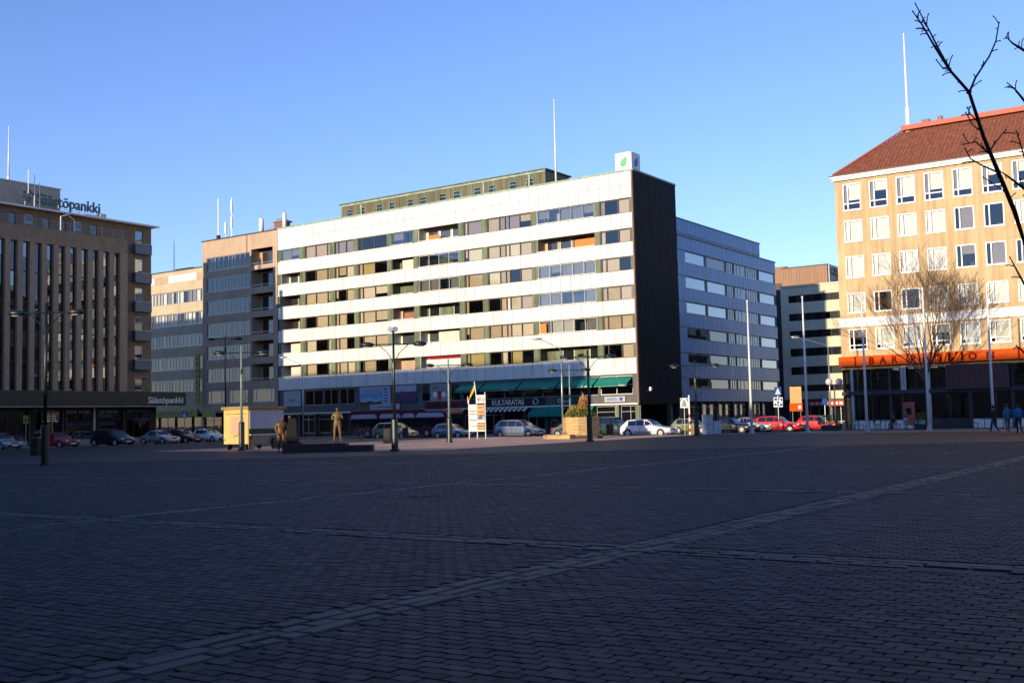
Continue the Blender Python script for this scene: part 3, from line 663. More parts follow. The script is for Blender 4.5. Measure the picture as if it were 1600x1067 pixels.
for k in range(23): MB().tube([(1+k*1.3, 0.3, 22.3), (1+k*1.3, 0.3, 23.25)], 0.02, 5).build('rail_post', m_galv, bank)
MB().tube([(0, 0.3, 23.25), (29.9, 0.3, 23.25)], 0.025, 5).build('top_rail', m_galv, bank)
for z_ in (22.6, 22.8, 23.0): MB().tube([(0, 0.3, z_), (29.9, 0.3, z_)], 0.012, 4).build('rail_wire', m_galv, bank)
s = MB(); s.tube([(22.4, 0.9, 22.3), (22.4, 0.9, 24.0), (23.2, 0.9, 24.3), (24.0, 0.9, 23.8), (24.0, 0.9, 22.3)], 0.06, 6); s.build('terrace_arch', m_white, bank)
MB().box(5, 25.4, 5.7, 15.3, 24.7, 28.0).build('penthouse', m_greyr, bank); MB().box(4.9, 25.5, 5.6, 15.4, 28.0, 28.12).build('penthouse_roof', m_galv, bank)
MB().box(30.2, 30.9, 5.2, 5.9, 24.7, 26.0).build('vent_box', m_galv, bank); MB().box(28.5, 29.8, 5.5, 6.6, 24.7, 25.7).build('vent_box', m_greyr, bank)
MB().box(-4, 36.7, -1.5, -1.25, 3.92, 5.5).box(36.5, 36.7, -1.25, 1.8, 3.92, 5.5).build('fascia', m_green, bank)
MB().box(-4, 36.7, -1.56, -1.2, 3.86, 3.92).build('fascia_edge', m_galv, bank)
MB().box(-4, 36.5, -1.25, 2.2, 5.3, 5.42).build('canopy_roof', m_dark, bank)
MB().box(-4, 34.7, 1.2, 2.2, 0, 3.9).build('shopfront_back', m_spandrel, bank)
for k in range(9):
    window(bank, 1.0+k*3.7, 0.55, 3.1, 3.0, 1.0, m_dark, m_glassd, (1.0, 2.05), (), 0.06, [(m_shade, .22) if rc.random() < .4 else None for _ in range(3)], name='shop_window', bd=0.03)
    piece('shop_pillar', bank, m_galv if k in (4, 7) else m_dark, (0.45+k*3.7, 0.75, 0), 0.22, 0.3, 3.9)
piece('plinth', bank, m_conc, (-4, 0.9, 0), 38.7, 0.28, 0.5)
k = T('fascia_lettering', 'white lettering Säästöpankki on the dark green street fascia', 'sign', (-100.77, 75.55, 4.05), math.pi/2)
text('Säästöpankki', 1.02, m_white, 'lettering', k, (0, 0, 0.2), 0.02, fit=4.7, space=0.95, bold=0.008)
k = T('rooftop_lettering', 'dark green rooftop letters Säästöpankki with clover emblem on a frame', 'sign', (-106.6, B0+20.4, 24.7), math.pi/2)
text('Säästöpankki', 1.95, m_bronzegreen, 'letters', k, (1.3, 0, 1.05), 0.09, fit=7.7, space=1.0, bold=0.02).scale = (1, 1, 1.12)
for j in range(4):
    a = j*math.pi/2; cx, cz = 0.25+0.38*math.cos(a), 1.8+0.38*math.sin(a)
    MB().tube([(cx+0.34*math.cos(t*math.pi/6+a-math.pi*.75), 0, cz+0.34*math.sin(t*math.pi/6+a-math.pi*.75)) for t in range(10)], 0.09, 6).build('clover_leaf', m_bronzegreen, k)
MB().tube([(0.25, 0, 1.4), (0.1, 0, 0.9)], 0.09, 6).build('clover_stem', m_bronzegreen, k)
for xx in (0.1, 1.5, 4, 6.5, 8.7): MB().tube([(xx, 0.15, 0), (xx, 0.15, 1.3)], 0.04, 5).build('support_post', m_galv, k)
MB().tube([(1.2, 0.15, 0.9), (8.9, 0.15, 0.9)], 0.03, 5).build('support_rail', m_galv, k)
for i, (v_, h_, z_) in enumerate(((64.6, 2.6, 26.6), (65.3, 4.0, 24.7), (65.9, 3.3, 24.7))):
    tag(MB().tube([(-106.3, v_, z_), (-106.3, v_, z_+h_)], 0.05, 5).build('roof_antenna', m_white), ['short thin white antenna above the bank penthouse', 'tallest thin white antenna beside the clover emblem', 'lower thin white antenna right beside the clover emblem'][i], 'antenna', 'antennas on the bank roof')
def flagpole(loc, h, label, r=0.09, mount=0.0, group=None):
    t = T('flagpole', label, 'flagpole', loc, 0, group)
    MB().tube([(0, 0, 0), (0, 0, h)], [r, r*0.45], 10).build('pole', m_pole, t, smooth=True)
    MB().sphere((0, 0, h+0.06), 0.09, 8, 6).build('finial', m_pole, t, smooth=True)
    MB().lathe([(r*2.2, 0), (r*2.2, 0.1), (r*1.4, 0.14), (r*1.3, mount or 0.5)], 10).build('base_sleeve', m_pole if mount else m_galv, t)
    return t
flagpole((-109, 63.95, 28.1), 5.9, 'white flagpole standing on the bank penthouse roof', 0.11, 0.6)
flagpole((-62.6, 100.3, 26.66), 10.1, 'white flagpole on the roof of the long white-panelled block', 0.12, 0.6)
flagpole((-25.5, 103.0, 27.3), 9.4, 'white flagpole at the end of the red tiled ridge', 0.15, 2.4)

# ------------------------------------------------------------------ beige blocks between bank and white block
b2 = T('apartment_building', 'beige rendered block left of the white panels, mostly in shadow', 'building', (-117.7, 97, 0))
R2 = [(22.44, 24.3), (19.57, 21.5), (16.44, 18.4), (13.4, 15.3), (10.4, 12.2), (7.36, 9.2)]
hs = [(0.85, 9.4, z0, z1) for z0, z1 in R2] + [(9.7, 13.75, z0-0.05, z1+0.25) for z0, z1 in R2] + [(0.9, 4.4, 4.5, 6.3), (5.2, 8.9, 4.5, 6.3), (9.7, 13.9, 4.5, 6.3)]
MB().wall(0, 14.58, 3.6, 26.6, hs, 0.25).face([(0, 0, 0), (0, 0, 26.6), (0, 10, 26.6), (0, 10, 0)]).build('wall', m_beige, b2)
b = MB()
for z0, z1 in R2: b.box(0.05, 14.5, 0.26, 4, z0-0.4, z0-0.08)
b.box(0.05, 14.5, 4, 9.9, 0, 26.5); b.build('structure_frame', m_room, b2)
for z0, z1 in R2:
    mu = []; q = 0.0
    while q < 7.7: q += rc.choice((0.75, 0.95, 0.55)); mu.append(q)
    mu = [a for a in mu if a < 8.2]
    window(b2, 0.85, z0, 8.55, z1-z0, 0.10, m_galv, m_glassd, mu, (), 0.09, [(BL[rc.choice((3, 5, 2))], 1.0) if rc.random() < .55 else None for _ in range(len(mu)+1)])
    MB().box(9.7, 13.75, 1.5, 1.6, z0-0.05, z1+0.25).box(9.62, 9.7, 0.2, 1.5, z0-0.05, z1+0.25).box(13.75, 13.83, 0.2, 1.5, z0-0.05, z1+0.25).build('balcony_recess', m_beige, b2)
    window(b2, 10.3, z0, 2.8, z1-z0, 1.42, m_frame, m_glassd, (1.0,), (), 0.09, [(BL[3], 1.0), None], name='balcony_door')
    piece('balcony_rail', b2, m_galv, (9.7, -0.03, z0+0.18), 4.05, 0.05, 0.06)
for a, c, z0, z1 in hs[-3:]: window(b2, a, z0, c-a, z1-z0, 0.1, m_offw, m_glassd, (0.7, c-a-0.7), (), 0.12, [(BL[5], .5), None, None])
MB().box(-0.1, 14.6, -0.12, 10, 26.6, 26.72).build('roof', m_dark, b2)
MB().box(0, 14.58, 0.4, 0.5, 0, 3.6).build('shopfront_back', m_dark, b2)
MB().box(0, 14.58, -0.3, 0.3, 3.3, 3.6).build('shop_ledge', m_conc, b2)
for k in range(4): window(b2, 0.4+k*3.55, 0.3, 3.2, 2.9, 0.2, m_dark, m_glassd, (1.6,), (2.0,), 0.07, [(m_shade, .2), None, None, None] if k % 2 else None, name='shop_window', bd=0.03)
b3 = T('apartment_building', 'lower cream block seen between the bank and the beige block, sunlit on top', 'building', (-140, 98.5, 0))
R3 = [(18.84, 20.6), (15.7, 17.5), (12.7, 14.4), (9.5, 11.3), (6.4, 8.1)]
hs = [(1.0, 21.6, z0, z1) for z0, z1 in R3]
MB().wall(0, 22.3, 3.4, 23.5, hs, 0.22).build('wall', m_beige2, b3)
b = MB()
for z0, z1 in R3: b.box(0.05, 22.2, 0.25, 4, z0-0.4, z0-0.08)
b.box(0.05, 22.2, 4, 9.9, 0, 23.4); b.build('structure_frame', m_room, b3)
for z0, z1 in R3:
    mu = []; q = 0.0
    while q < 19.8: q += rc.choice((0.75, 0.95, 0.6)); mu.append(q)
    mu = [a for a in mu if a < 20.3]
    window(b3, 1.0, z0, 20.6, z1-z0, 0.10, m_galv, m_glass, mu, (), 0.09, [(BL[rc.choice((3, 5, 5, 2))], 1.0) if rc.random() < .7 else None for _ in range(len(mu)+1)])
for k in range(7): piece('attic_panel', b3, m_panel if k % 3 else m_beige, (1+k*3.05, -0.05, 21.9), 2.98, 0.05, 1.0, 0.01)
MB().box(-0.1, 22.4, -0.12, 10, 23.5, 23.62).build('roof', m_dark, b3)
MB().box(13.4, 17.0, 1.0, 3, 23.62, 24.0).build('roof_hatch', m_dark, b3)
MB().box(0, 22.3, 0.3, 0.4, 0, 3.4).build('shopfront_back', m_dark, b3)
for k in range(6): window(b3, 0.5+k*3.6, 0.3, 3.2, 2.6, 0.1, m_dark, m_glassd, (1.6,), (), 0.07, [(m_bluesign, .8), None] if k == 3 else None, name='shop_window', bd=0.03)
k = T('shop_sign', 'tall vertical yellow-green sign with dark letter blocks on the beige corner', 'sign', (-118.6, 97.4, 4.4))
MB().box(0, 0.85, -1.0, -0.75, 0, 6.9).build('board', m_yelsign, k)
for q in range(8): MB().box(0.2, 0.65, -1.02, -1.0, 0.45+q*0.8, 0.95+q*0.8).build('letter_block', m_green, k)
k = T('shop_sign', 'long yellow-green shop band with dark lettering under the cream block', 'sign', (-131.5, 98.2, 2.95))
MB().box(0, 11.2, 0, 0.2, 0, 0.95).build('board', m_yelsign, k)
for q in range(16): MB().box(0.8+q*0.6, 1.2+q*0.6, -0.02, 0, 0.22, 0.72).build('letter_block', m_green, k)
k = T('shop_sign', 'short yellow-green shop band below the beige block', 'sign', (-117.2, 96.5, 2.75))
MB().box(0, 2.6, 0, 0.15, 0, 0.8).build('board', m_yelsign, k)
# roof things
k = T('chimney', 'brown brick chimney with a flat cap between two white antennas', 'chimney', (-104.6, 98.6, 26.7))
MB().box(-0.75, 0.75, 0, 1.4, 0, 1.35).build('stack', m_redbrown, k); MB().box(-0.95, 0.95, -0.2, 1.6, 1.35, 1.55).build('cap', m_conc, k); MB().box(-0.5, 0.5, 0.2, 1.2, 1.55, 1.75).build('flue', m_dark, k)
MB().box(-2.2, -0.8, 0.1, 1.0, 0, 0.8).build('vent', m_galv, k)
for n_, (x_, h_, r_, lab) in enumerate(((-107.55, 2.2, 0.33, 'fat white drum antenna left of the brick chimney'), (-103.2, 2.4, 0.28, 'white panel antenna right of the brick chimney'))):
    t = T('mobile_antenna', lab, 'antenna', (x_, 98.4, 26.7)); MB().lathe([(0.08, 0), (0.08, 0.2), (r_, 0.22), (r_, h_-0.25), (r_*0.7, h_-0.05), (0.05, h_)], 12).build('radome', m_white, t, smooth=True); MB().tube([(0, 0, -0.2), (0, 0, h_+0.5)], 0.04, 5).build('mast', m_galv, t)
for x_, h_, lab in ((-116.3, 6.0, 'slim white whip antenna at the left edge of the beige roof'), (-113.6, 5.7, 'thick stacked white antenna mast on the beige roof'), (-114.8, 2.4, 'short white antenna between two taller masts on the beige roof')):
    t = T('mobile_antenna', lab, 'antenna', (x_, 98.6, 26.7))
    MB().tube([(0, 0, 0), (0, 0, h_)], 0.06, 6).build('mast', m_galv if h_ > 3 else m_white, t)
    if h_ != 6.0:
        for q in range(2 if h_ > 3 else 1): MB().lathe([(0.17, 0), (0.17, 1.5)], 10, (0, 0, (1.6+q*2.2) if h_ > 3 else 1.0)).build('radome', m_white, t)
    else: MB().box(-0.2, 0.2, -0.2, 0.2, 0, 0.9).build('mount', m_dark, t); MB().tube([(0, 0, 0.8), (0, 0, h_)], 0.09, 6).build('whip', m_white, t)
tag(MB().tube([(-127.5, 100, 23.6), (-127.5, 100, 28.2)], [0.07, 0.04], 5).build('roof_antenna', m_dark), 'thin dark rod antenna on the cream block roof', 'antenna')

# ------------------------------------------------------------------ peach building with red roof
rg = T('office_building', 'peach rendered building with white windows and red hipped tile roof, right', 'building', (-30.75, 97, 0))
RW = 42.0; NWN = 17
RR = [(19.66, 22.07), (16.81, 18.73), (13.56, 15.47), (10.38, 12.15), (7.07, 8.91)]
hs = []
for f, (z0, z1) in enumerate(RR):
    for k in range(NWN):
        x0 = 0.76 + k*2.356; hs.append((x0, x0+1.57, z0, z1))
MB().wall(0, RW, 5.3, 22.5, hs, 0.16).face([(0, 0, 0), (0, 0, 22.5), (0, 12, 22.5), (0, 12, 0)]).build('wall', m_peach, rg)
b = MB()
for z0, z1 in RR: b.box(0.05, RW, 0.2, 5, z0-0.6, z0-0.3)
b.box(0.05, RW, 5, 11.9, 0, 22.4); b.build('structure_frame', m_room, rg)
for i, h in enumerate(hs):
    f, k = divmod(i, NWN); w, hh = h[1]-h[0], h[3]-h[2]
    q = rc.random()
    gl_ = m_glass
    bl = [None, None]
    if f in (0,): bl = [None, (BL[3], 1), None, (BL[5], rc.choice((1, .85, .5)))] if q < .8 else None
    else: bl = [(BL[5], 1), (BL[5], 1)] if q < .70 else [None, (BL[3], rc.choice((1, .4)))] if q < .85 else None
    window(rg, h[0]-0.02, h[2]-0.02, w+0.04, hh+0.04, 0.0-0.03, m_white, gl_, (0.44,), (0.62,) if f == 0 else ((0.42,) if f == 4 else ()), 0.10, (bl if f not in (4,) else ([None, (BL[5], 1), (BL[5], 1), (BL[5], 1)] if q < .7 else [None, (BL[3], .5), None, (BL[3], .5)])), fd=0.08, bd=0.06)
    if k < 14: piece('window_sill', rg, m_white, (h[0]-0.06, -0.10, h[2]-0.08), w+0.12, 0.10, 0.06)
MB().box(-0.08, RW, -0.10, -0.002, 9.12, 9.9).build('white_band', m_white, rg)
MB().box(-0.12, RW, -0.28, 0.05, 22.42, 22.62).box(-0.25, RW, -0.42, 0.05, 22.62, 22.82).build('cornice', m_white, rg)
MB().box(-0.32, RW, -0.50, 0.0, 22.82, 22.90).build('gutter', m_dark, rg)
E_ = 22.9; RZ = 27.55; rl = 5.0
b = MB(); e0, e1, f0, f1 = 0.05, RW, -0.4, 12.4; ry = 6.0
def slope(b, P0, P1, P2, P3, n):              # tiled slope: corrugated courses between eave P0-P1 and ridge P3-P2
    P0, P1, P2, P3 = map(Vector, (P0, P1, P2, P3)); nrm = (P1-P0).cross(P3-P0).normalized()
    R_ = 14
    for i in range(R_):
        a, c = i/R_, (i+1)/R_
        A0, A1, C0, C1 = P0.lerp(P3, a), P1.lerp(P2, a), P0.lerp(P3, c), P1.lerp(P2, c)
        o = nrm*0.05
        b.face([A0+o, A1+o, C1+o*0.1, C0+o*0.1]); b.face([A0, A1, A1+o, A0+o])
slope(b, (e0, f0, E_), (e1, f0, E_), (e1, ry, RZ), (rl, ry, RZ), 1)
slope(b, (e0, f1, E_), (e0, f0, E_), (rl, ry, RZ), (rl, ry, RZ), 1)
slope(b, (e1, f1, E_), (e0, f1, E_), (rl, ry, RZ), (e1, ry, RZ), 1)
roof = b.build('roof', m_roof, rg)
b = MB(); 
for k in range(118):                           # raised tile rolls running up the slope
    xk = 0.35 + k*0.352; t0 = 1.0
    if xk < rl: t0 = (xk-e0)/(rl-e0)
    y1 = f0+(ry-f0)*t0; z1 = E_+(RZ-E_)*t0
    b.tube([(xk, f0, E_+0.05), (xk, y1, z1+0.03)], 0.055, 5)
b.build('tile_roll', m_roof, roof)
MB().box(rl-0.3, RW, ry-0.55, ry+0.5, RZ-0.02, RZ+0.42).build('ridge_box', m_ridge, roof)
MB().tube([(e0, f0, E_+0.08), (rl, ry-0.3, RZ+0.1)], 0.11, 6).build('hip_cap', m_ridge, roof)
MB().box(6.5, 7.2, ry-0.2, ry+0.4, RZ+0.42, RZ+0.75).box(7.9, 8.3, ry-0.2, ry+0.3, RZ+0.42, RZ+0.85).build('roof_vent', m_redbrown, roof)
# ground storeys of it
MB().box(0, RW, 0.9, 1.0, 0, 5.3).build('shopfront_back', m_spandrel, rg)
MB().box(-0.1, RW, -0.12, 0.9, 3.02, 3.35).build('storey_ledge', m_dark, rg)
for k in range(12):
    x0 = 0.9+k*3.3
    if not (2 < k < 0): window(rg, x0, 3.4, 3.1, 2.1, 0.2, m_dark, m_glassd, (1.0, 2.1) if k % 2 else (1.55,), (), 0.07, name='bar_window')
    window(rg, x0, 0.75, 3.1, 2.2, 0.25, m_dark, m_glassd, (1.55,), (), 0.08, [(m_redsign, .12), None] if k == 2 else None, name='bar_window', bd=0.02)
    piece('window_breast', rg, m_offw if k not in (2, 5) else m_dark, (x0, 0.12, 0.0), 3.1, 0.14, 0.75)
    piece('shop_pillar', rg, m_galv if k in (0, 2) else m_dark, (x0-0.22, 0.02, 0), 0.24, 0.4, 5.3)
piece('red_door', rg, M('red_door_paint', (0.42, 0.09, 0.06), 0.5, 0.1), (5.1, 0.10, 0.3), 1.0, 0.1, 2.0)
piece('door_glass', rg, m_cglass, (5.4, 0.05, 1.2), 0.4, 0.06, 0.6)
lv = MB().box(8.9, 13.9, -0.45, -0.40, 3.25, 5.35); o = lv.build('louvre_backing', m_dark, rg)
for k in range(27): piece('louvre', o, m_louv, (8.95+k*0.184, -0.55, 3.3), 0.09, 0.09, 2.05)
k = T('bar_sign', 'long orange fascia sign with dark red letters BAR PASSION', 'sign', (-30.85, 96.3, 5.58))
MB().cbox(0, 16.3, 0, 0.7, 0, 0.88, 0.05).build('board', m_orsign, k)
for ch, x_ in zip('BARPASSION', (2.7, 3.65, 4.65, 6.25, 7.3, 8.45, 9.4, 10.4, 10.95, 12.35)): text(ch, 0.84, m_dkred, 'letter', k, (x_, -0.03, 0.13), 0.02, bold=0.03)
k = T('bar_sign', 'narrow vertical white sign with dark print between the bar windows', 'sign', (-25.6, 96.75, 3.35))
MB().box(0, 0.42, 0, 0.1, 0, 2.1).build('board', m_galv, k)
for s_, z_ in (('COMPANY', 0.06), ('BAR', 1.45)): text(s_, 0.27, m_black, 'lettering', k, (0.32, -0.012, z_), 0.004).rotation_euler = (0, -math.pi/2, 0)

# ------------------------------------------------------------------ far yellow block with rooftop sign
b5 = T('apartment_building', 'pale yellow balcony block far down the street, half sunlit, brown attic', 'building', (-57.7, 154.5, 0)); b5.scale = (.978, .978, .978)
R5 = [(18.11, 19.2), (15.36, 16.45), (12.76, 13.85), (10.01, 11.2), (7.27, 8.45), (4.75, 5.7)]
hs = [(1.2, 10.0, z0, z1) for z0, z1 in R5]
MB().wall(0, 12, 3.6, 20.5, hs, 0.25).build('wall', m_yellowb, b5)
b = MB()
for z0, z1 in R5: b.box(0.05, 12, 0.3, 4, z0-0.4, z0-0.05)
b.box(-4.5, 12, 4, 13.9, 0, 20.4).box(-4.5, -0.05, 2.0, 4, 0, 21.5); b.build('structure_frame', m_dark, b5)
for z0, z1 in R5:
    n = 7; window(b5, 1.2, z0, 8.8, z1-z0, 0.12, m_dark, [m_glassd, m_glassr, m_glassd], [8.8*q/n for q in range(1, n)], (), 0.07, [(BL[rc.choice((3, 2))], 1) if rc.random() < .3 or _ > 4 else None for _ in range(n)])
MB().box(0, 12, -0.15, 0.1, 20.5, 20.75).build('eaves', m_yellowb, b5)
MB().wall(0.2, 7.2, 20.75, 23.45, [], 0.2, 0.4).box(0.2, 7.2, 0.42, 9, 20.75, 23.45).build('attic', m_browns, b5)
MB().box(0.1, 7.3, 0.3, 9.2, 23.45, 23.6).build('attic_roof', m_dark, b5)
MB().box(-3.8, 0.1, 2.2, 9, 20.4, 24.1).build('attic', m_browns, b5)
for q in range(16): piece('attic_rib', b5, m_browns, (0.4+q*0.42, 0.33, 20.8), 0.05, 0.06, 2.6)
MB().box(0, 12, 0.5, 0.6, 0, 3.6).build('shopfront_back', m_dark, b5); MB().box(0, 12, -0.5, 0.5, 3.3, 3.6).build('canopy', m_dark, b5)
for q in range(3): window(b5, 0.6+q*3.2, 0.2, 2.9, 2.9, 0.2, m_galv if q != 3 else m_white, m_glassd, (1.4,), (), 0.08, name='shop_window')
k = T('rooftop_sign', 'dark rooftop letters RACKUN on a lattice panel of the brown attic', 'sign', (-50.45, 155.1, 20.44), math.pi/2); k.scale = (.978, .978, .978)
s = MB().box(0, 8.0, 0, 0.08, 0, 0.1).box(0, 8.0, 0, 0.08, 2.45, 2.55)
for q in range(14): s.box(q*0.6, q*0.6+0.06, 0, 0.08, 0.1, 2.45)
s.build('lattice', m_galv, k); MB().box(0.1, 7.9, 0.1, 0.14, 0.1, 2.45).build('panel', m_shade, k)
text('RACKUN', 1.55, m_black, 'letters', k, (1.0, -0.1, 1.15), 0.06, space=1.05, bold=0.02)
sh = board('shop_sign', 'red shop band with pale marks under the far yellow block', 'sign', (-54.5, 153.6, 2.45), 9.0, 0.75, m_redsign)
for q in range(10): MB().box(1.0+q*0.7, 1.45+q*0.7, -0.02, 0, 0.2, 0.55).build('letter_block', m_offw, sh)
k = T('sign_pylon', 'orange pylon sign with an orange-red lower band in the side street', 'sign', (-40.6, 112.0, 0)); k.scale = (.74, .74, 1)
MB().box(-0.85, 0.85, 0, 0.3, 2.0, 4.35).build('panel', M('tan_panel', (0.62, 0.30, 0.10), 0.6, 0.06), k); MB().box(-0.95, 0.95, -0.04, 0.34, 1.75, 2.6).build('band', m_orsign, k)
MB().box(0.35, 0.75, -0.06, -0.04, 2.0, 2.35).build('mark', m_white, k)
for q in (-0.6, 0.6): MB().tube([(q, 0.15, -0.14), (q, 0.15, 2.0)], 0.06, 6).build('post', m_galv, k)

# ------------------------------------------------------------------ south side of the square (unseen behind the viewer; heights stepped to shade it)
def south(name, label, x0, x1, h):
    t = T(name, label, 'building', (x0, -8, 0)); w = x1-x0
    MB().box(0, w, -12, 0, 0, h).build('wall', m_bankdark, t); MB().box(-0.2, w+0.2, -12.2, 0.2, h, h+0.01).build('roof', m_dark, t)
    for f in range(int(h/3.2)-1):
        for k in range(int(w/6)): piece('window', t, m_cglass, (1+k*6, 0.02, 4.2+f*3.2), 4.0, 0.05, 1.6)
south('apartment_building', 'long tall unseen block on the south side, west of the gap, sized to shade the square', -150, -58.2, 24.3)  # unseen block, there to shade the square
south('low_shade_block', 'low unseen block added in the south gap, sized to let sun onto the square', -58.2, -38.2, 9.0)
south('mid_shade_block', 'medium unseen block added beside the south gap, sized to trim the sun patch', -38.2, -31.3, 16.6)
south('south_shade_block', 'tall unseen block behind the viewer, east of the gap, sized to shade the square', -31.3, 60, 22.3)

t = T('reflection_block', 'added dark brown block, unseen behind the peach building, darkening reflections in the blue wing', 'building', (-31.2, 112, 0), -math.pi/2)  # added unseen block that keeps the wing's window reflections dark
MB().box(-48, 0, 0, 14, 0, 17).build('wall', m_bankdark, t)
for f in range(5):
    for q in range(11): piece('window', t, m_cglass, (-47+q*4.2, -0.03, 1.5+f*3.1), 2.6, 0.05, 1.5)
# ------------------------------------------------------------------ street lamps
def arc(p0, p1, p2, n=8):
    p0, p1, p2 = map(Vector, (p0, p1, p2)); return [(p0*(1-t)**2 + p1*2*t*(1-t) + p2*t*t) for t in [k/n for k in range(n+1)]]
def lamp_head(t, x, z, s, sc=1.0):
    o = MB()
    o.sphere((0, 0, 0), 0.30*sc, 12, 8, (1.35, 0.75, 0.5)); h = o.build('lamp_head', m_lampgreen, t, (x+s*0.32*sc, 0, z), smooth=True)
    MB().sphere((0, 0, -0.07*sc), 0.22*sc, 10, 6, (1.3, 0.8, 0.45)).build('lens', m_lens, h, smooth=True)
def twin_lamp(loc, z, label, rz=0.6, bar=1.15, pole=m_lampsunlit, bin_=False, top=0.45, base=1.75, extra=False):  # pole colour carries the light: pale for sunlit lamps, dark for shaded ones
    t = T('street_lamp', label, 'street lamp', loc, rz, 'twin-arm lamps of the square')
    MB().lathe([(0.27, 0), (0.27, 0.08), (0.19, 0.1), (0.19, base), (0.16, base+0.03), (0.10, base+0.06)], 12).build('base_column', m_lampgreen, t, smooth=False)
    MB().tube([(0, 0, base), (0, 0, z+top)], [0.085, 0.06], 8).build('pole', pole, t, smooth=True)
    MB().tube([(-bar, 0, z), (bar, 0, z)], 0.035, 6).build('crossbar', m_lampgreen, t)
    MB().lathe([(0.11, 0), (0.11, 0.3)], 10, (0, 0, z-1.35)).build('collar', m_lampgreen, t)
    for s in (-1, 1):
        MB().tube(arc((0, 0, z-1.2), (s*0.12, 0, z-0.55), (s*bar*0.72, 0, z-0.04)), 0.025, 6).build('bracket', m_lampgreen, t)
        lamp_head(t, s*bar, z+0.0, s)
    MB().tube([(0, 0, 3.0), (0.45, 0, 3.35), (0.5, 0, 3.35)], 0.02, 5).build('banner_hook', m_lampgreen, t)
    if bin_:
        MB().cbox(-0.62, -0.22, -0.2, 0.2, 0.42, 1.25, 0.03).build('litter_bin', m_black, t)
    if extra:
        for s in (-1, 1): MB().tube([(s*0.1, -0.1, z+top-0.05), (s*0.14, -0.32, z+top+0.02)], [0.1, 0.17], 8).build('floodlight', m_galv, t)
    return t
PA = math.radians(34.5)
twin_lamp((-45.7, 28.7, 0), 6.95, 'near dark lamp with litter bin before the bank, far left', PA, 1.05, m_lampgreen, True)
twin_lamp((-53.3, 47.0, 0), 6.2, 'twin-arm lamp with sunlit base column in front of the yellow kiosk', PA, 1.05)
twin_lamp((-39.6, 45.9, 0), 5.9, 'twin-arm lamp with floodlights on top and litter bin, right of the statues', PA, 1.15, m_lampgreen, True, 0.8, 1.7, True)
twin_lamp((-49.0, 62.9, 0), 5.65, 'slim lamp standing between the hatchback and the board tower', PA, 1.1)
twin_lamp((-37.4, 63.4, 0), 5.7, 'dark lamp standing in front of the flower planter', PA, 1.2, m_lampgreen)
twin_lamp((-47.85, 78, 0), 5.6, 'pale twin-arm lamp rising behind the flower planter', PA, 1.1)
twin_lamp((-36.8, 79, 0), 5.5, 'dark lamp beside the sprayed cabinet, before the blue wing', PA, 1.3, m_lampgreen)
twin_lamp((-85.6, 73.4, -0.0), 10.3, 'tall dark twin-arm street light at the road corner behind the kiosk', PA, 1.05, m_lampgreen, False, 0.3, 1.4)
def road_light(loc, z, label, rz, arm=1.9):
    t = T('road_light', label, 'street light', loc, rz, 'single-arm road lights')
    MB().tube([(0, 0, 0), (0, 0, z-1.2)], [0.10, 0.06], 8).build('pole', m_galv, t, smooth=True)
    MB().tube([(0, 0, z-1.2), (-0.25, 0, z-0.9), (-arm, 0, z-0.1)], 0.04, 6).build('arm', m_galv, t)
    h = MB().sphere((-arm-0.4, 0, z), 0.42, 10, 6, (1.2, 0.4, 0.28)).build('lamp_head', m_galv, t, smooth=True)
    MB().box(-arm-0.75, -arm-0.1, -0.12, 0.12, z-0.13, z-0.09).build('lens', m_lens, h)
road_light((-93.2, 91.6, 0), 9.5, 'grey single-arm road light behind the standing statue', PA)
road_light((-57.1, 91.6, 0), 9.5, 'grey single-arm road light over the green awnings', PA)
road_light((-36.9, 112, -0.1), 9.6, 'grey single-arm road light in the side street before the yellow block', PA, 3.0)
t = T('globe_lamp', 'post with two white globe lamps at the corner of the bar', 'street lamp', (-30.9, 95.0, 0), PA)
MB().tube([(0, 0, 0), (0, 0, 4.0)], 0.06, 8).build('post', m_dark, t); MB().tube([(-0.45, 0, 3.9), (0.45, 0, 3.9)], 0.03, 6).build('crossbar', m_dark, t)
for s in (-1, 1): MB().sphere((s*0.45, 0, 4.25), 0.31, 14, 10).build('globe', m_lens, t, smooth=True)
t = T('wall_lamp', 'small lamp on a curved bracket high on the bank corner', 'lamp', (-104.5, 75.6, 5.6))
MB().tube([(1.3, 0, -0.1), (1.3, 0, 1.3), (1.3, 1.1, 1.45)], 0.04, 6).build('bracket', m_dark, t); MB().sphere((1.3, 1.3, 1.42), 0.2, 8, 6, (0.8, 1.6, 0.6)).build('lamp_head', m_dark, t)
t = T('wall_lamp', 'floodlight on the lower part of the dark end wall', 'lamp', (-51.26, 98.4, 4.1))
MB().tube([(0, 0, 0), (0.5, 0, 0.1)], 0.04, 6).build('bracket', m_dark, t); MB().box(0.4, 0.62, -0.12, 0.12, 0.05, 0.42).build('lamp_head', m_white, t)
for i, (x_, y_, lab) in enumerate(((-33.83, 83, 'white ground flagpole, leftmost of the row, before the blue wing'), (-29.41, 83.5, 'white ground flagpole before the far yellow block'), (-24.92, 84, 'white ground flagpole before the left end of the orange sign'), (-20.47, 84.5, 'white ground flagpole beside the bare tree'), (-16.06, 85, 'white ground flagpole before the pink louvres, rightmost of the row'))):
    flagpole((x_, y_, 0), 10.65, lab, 0.115, 0, 'flagpoles along the square')

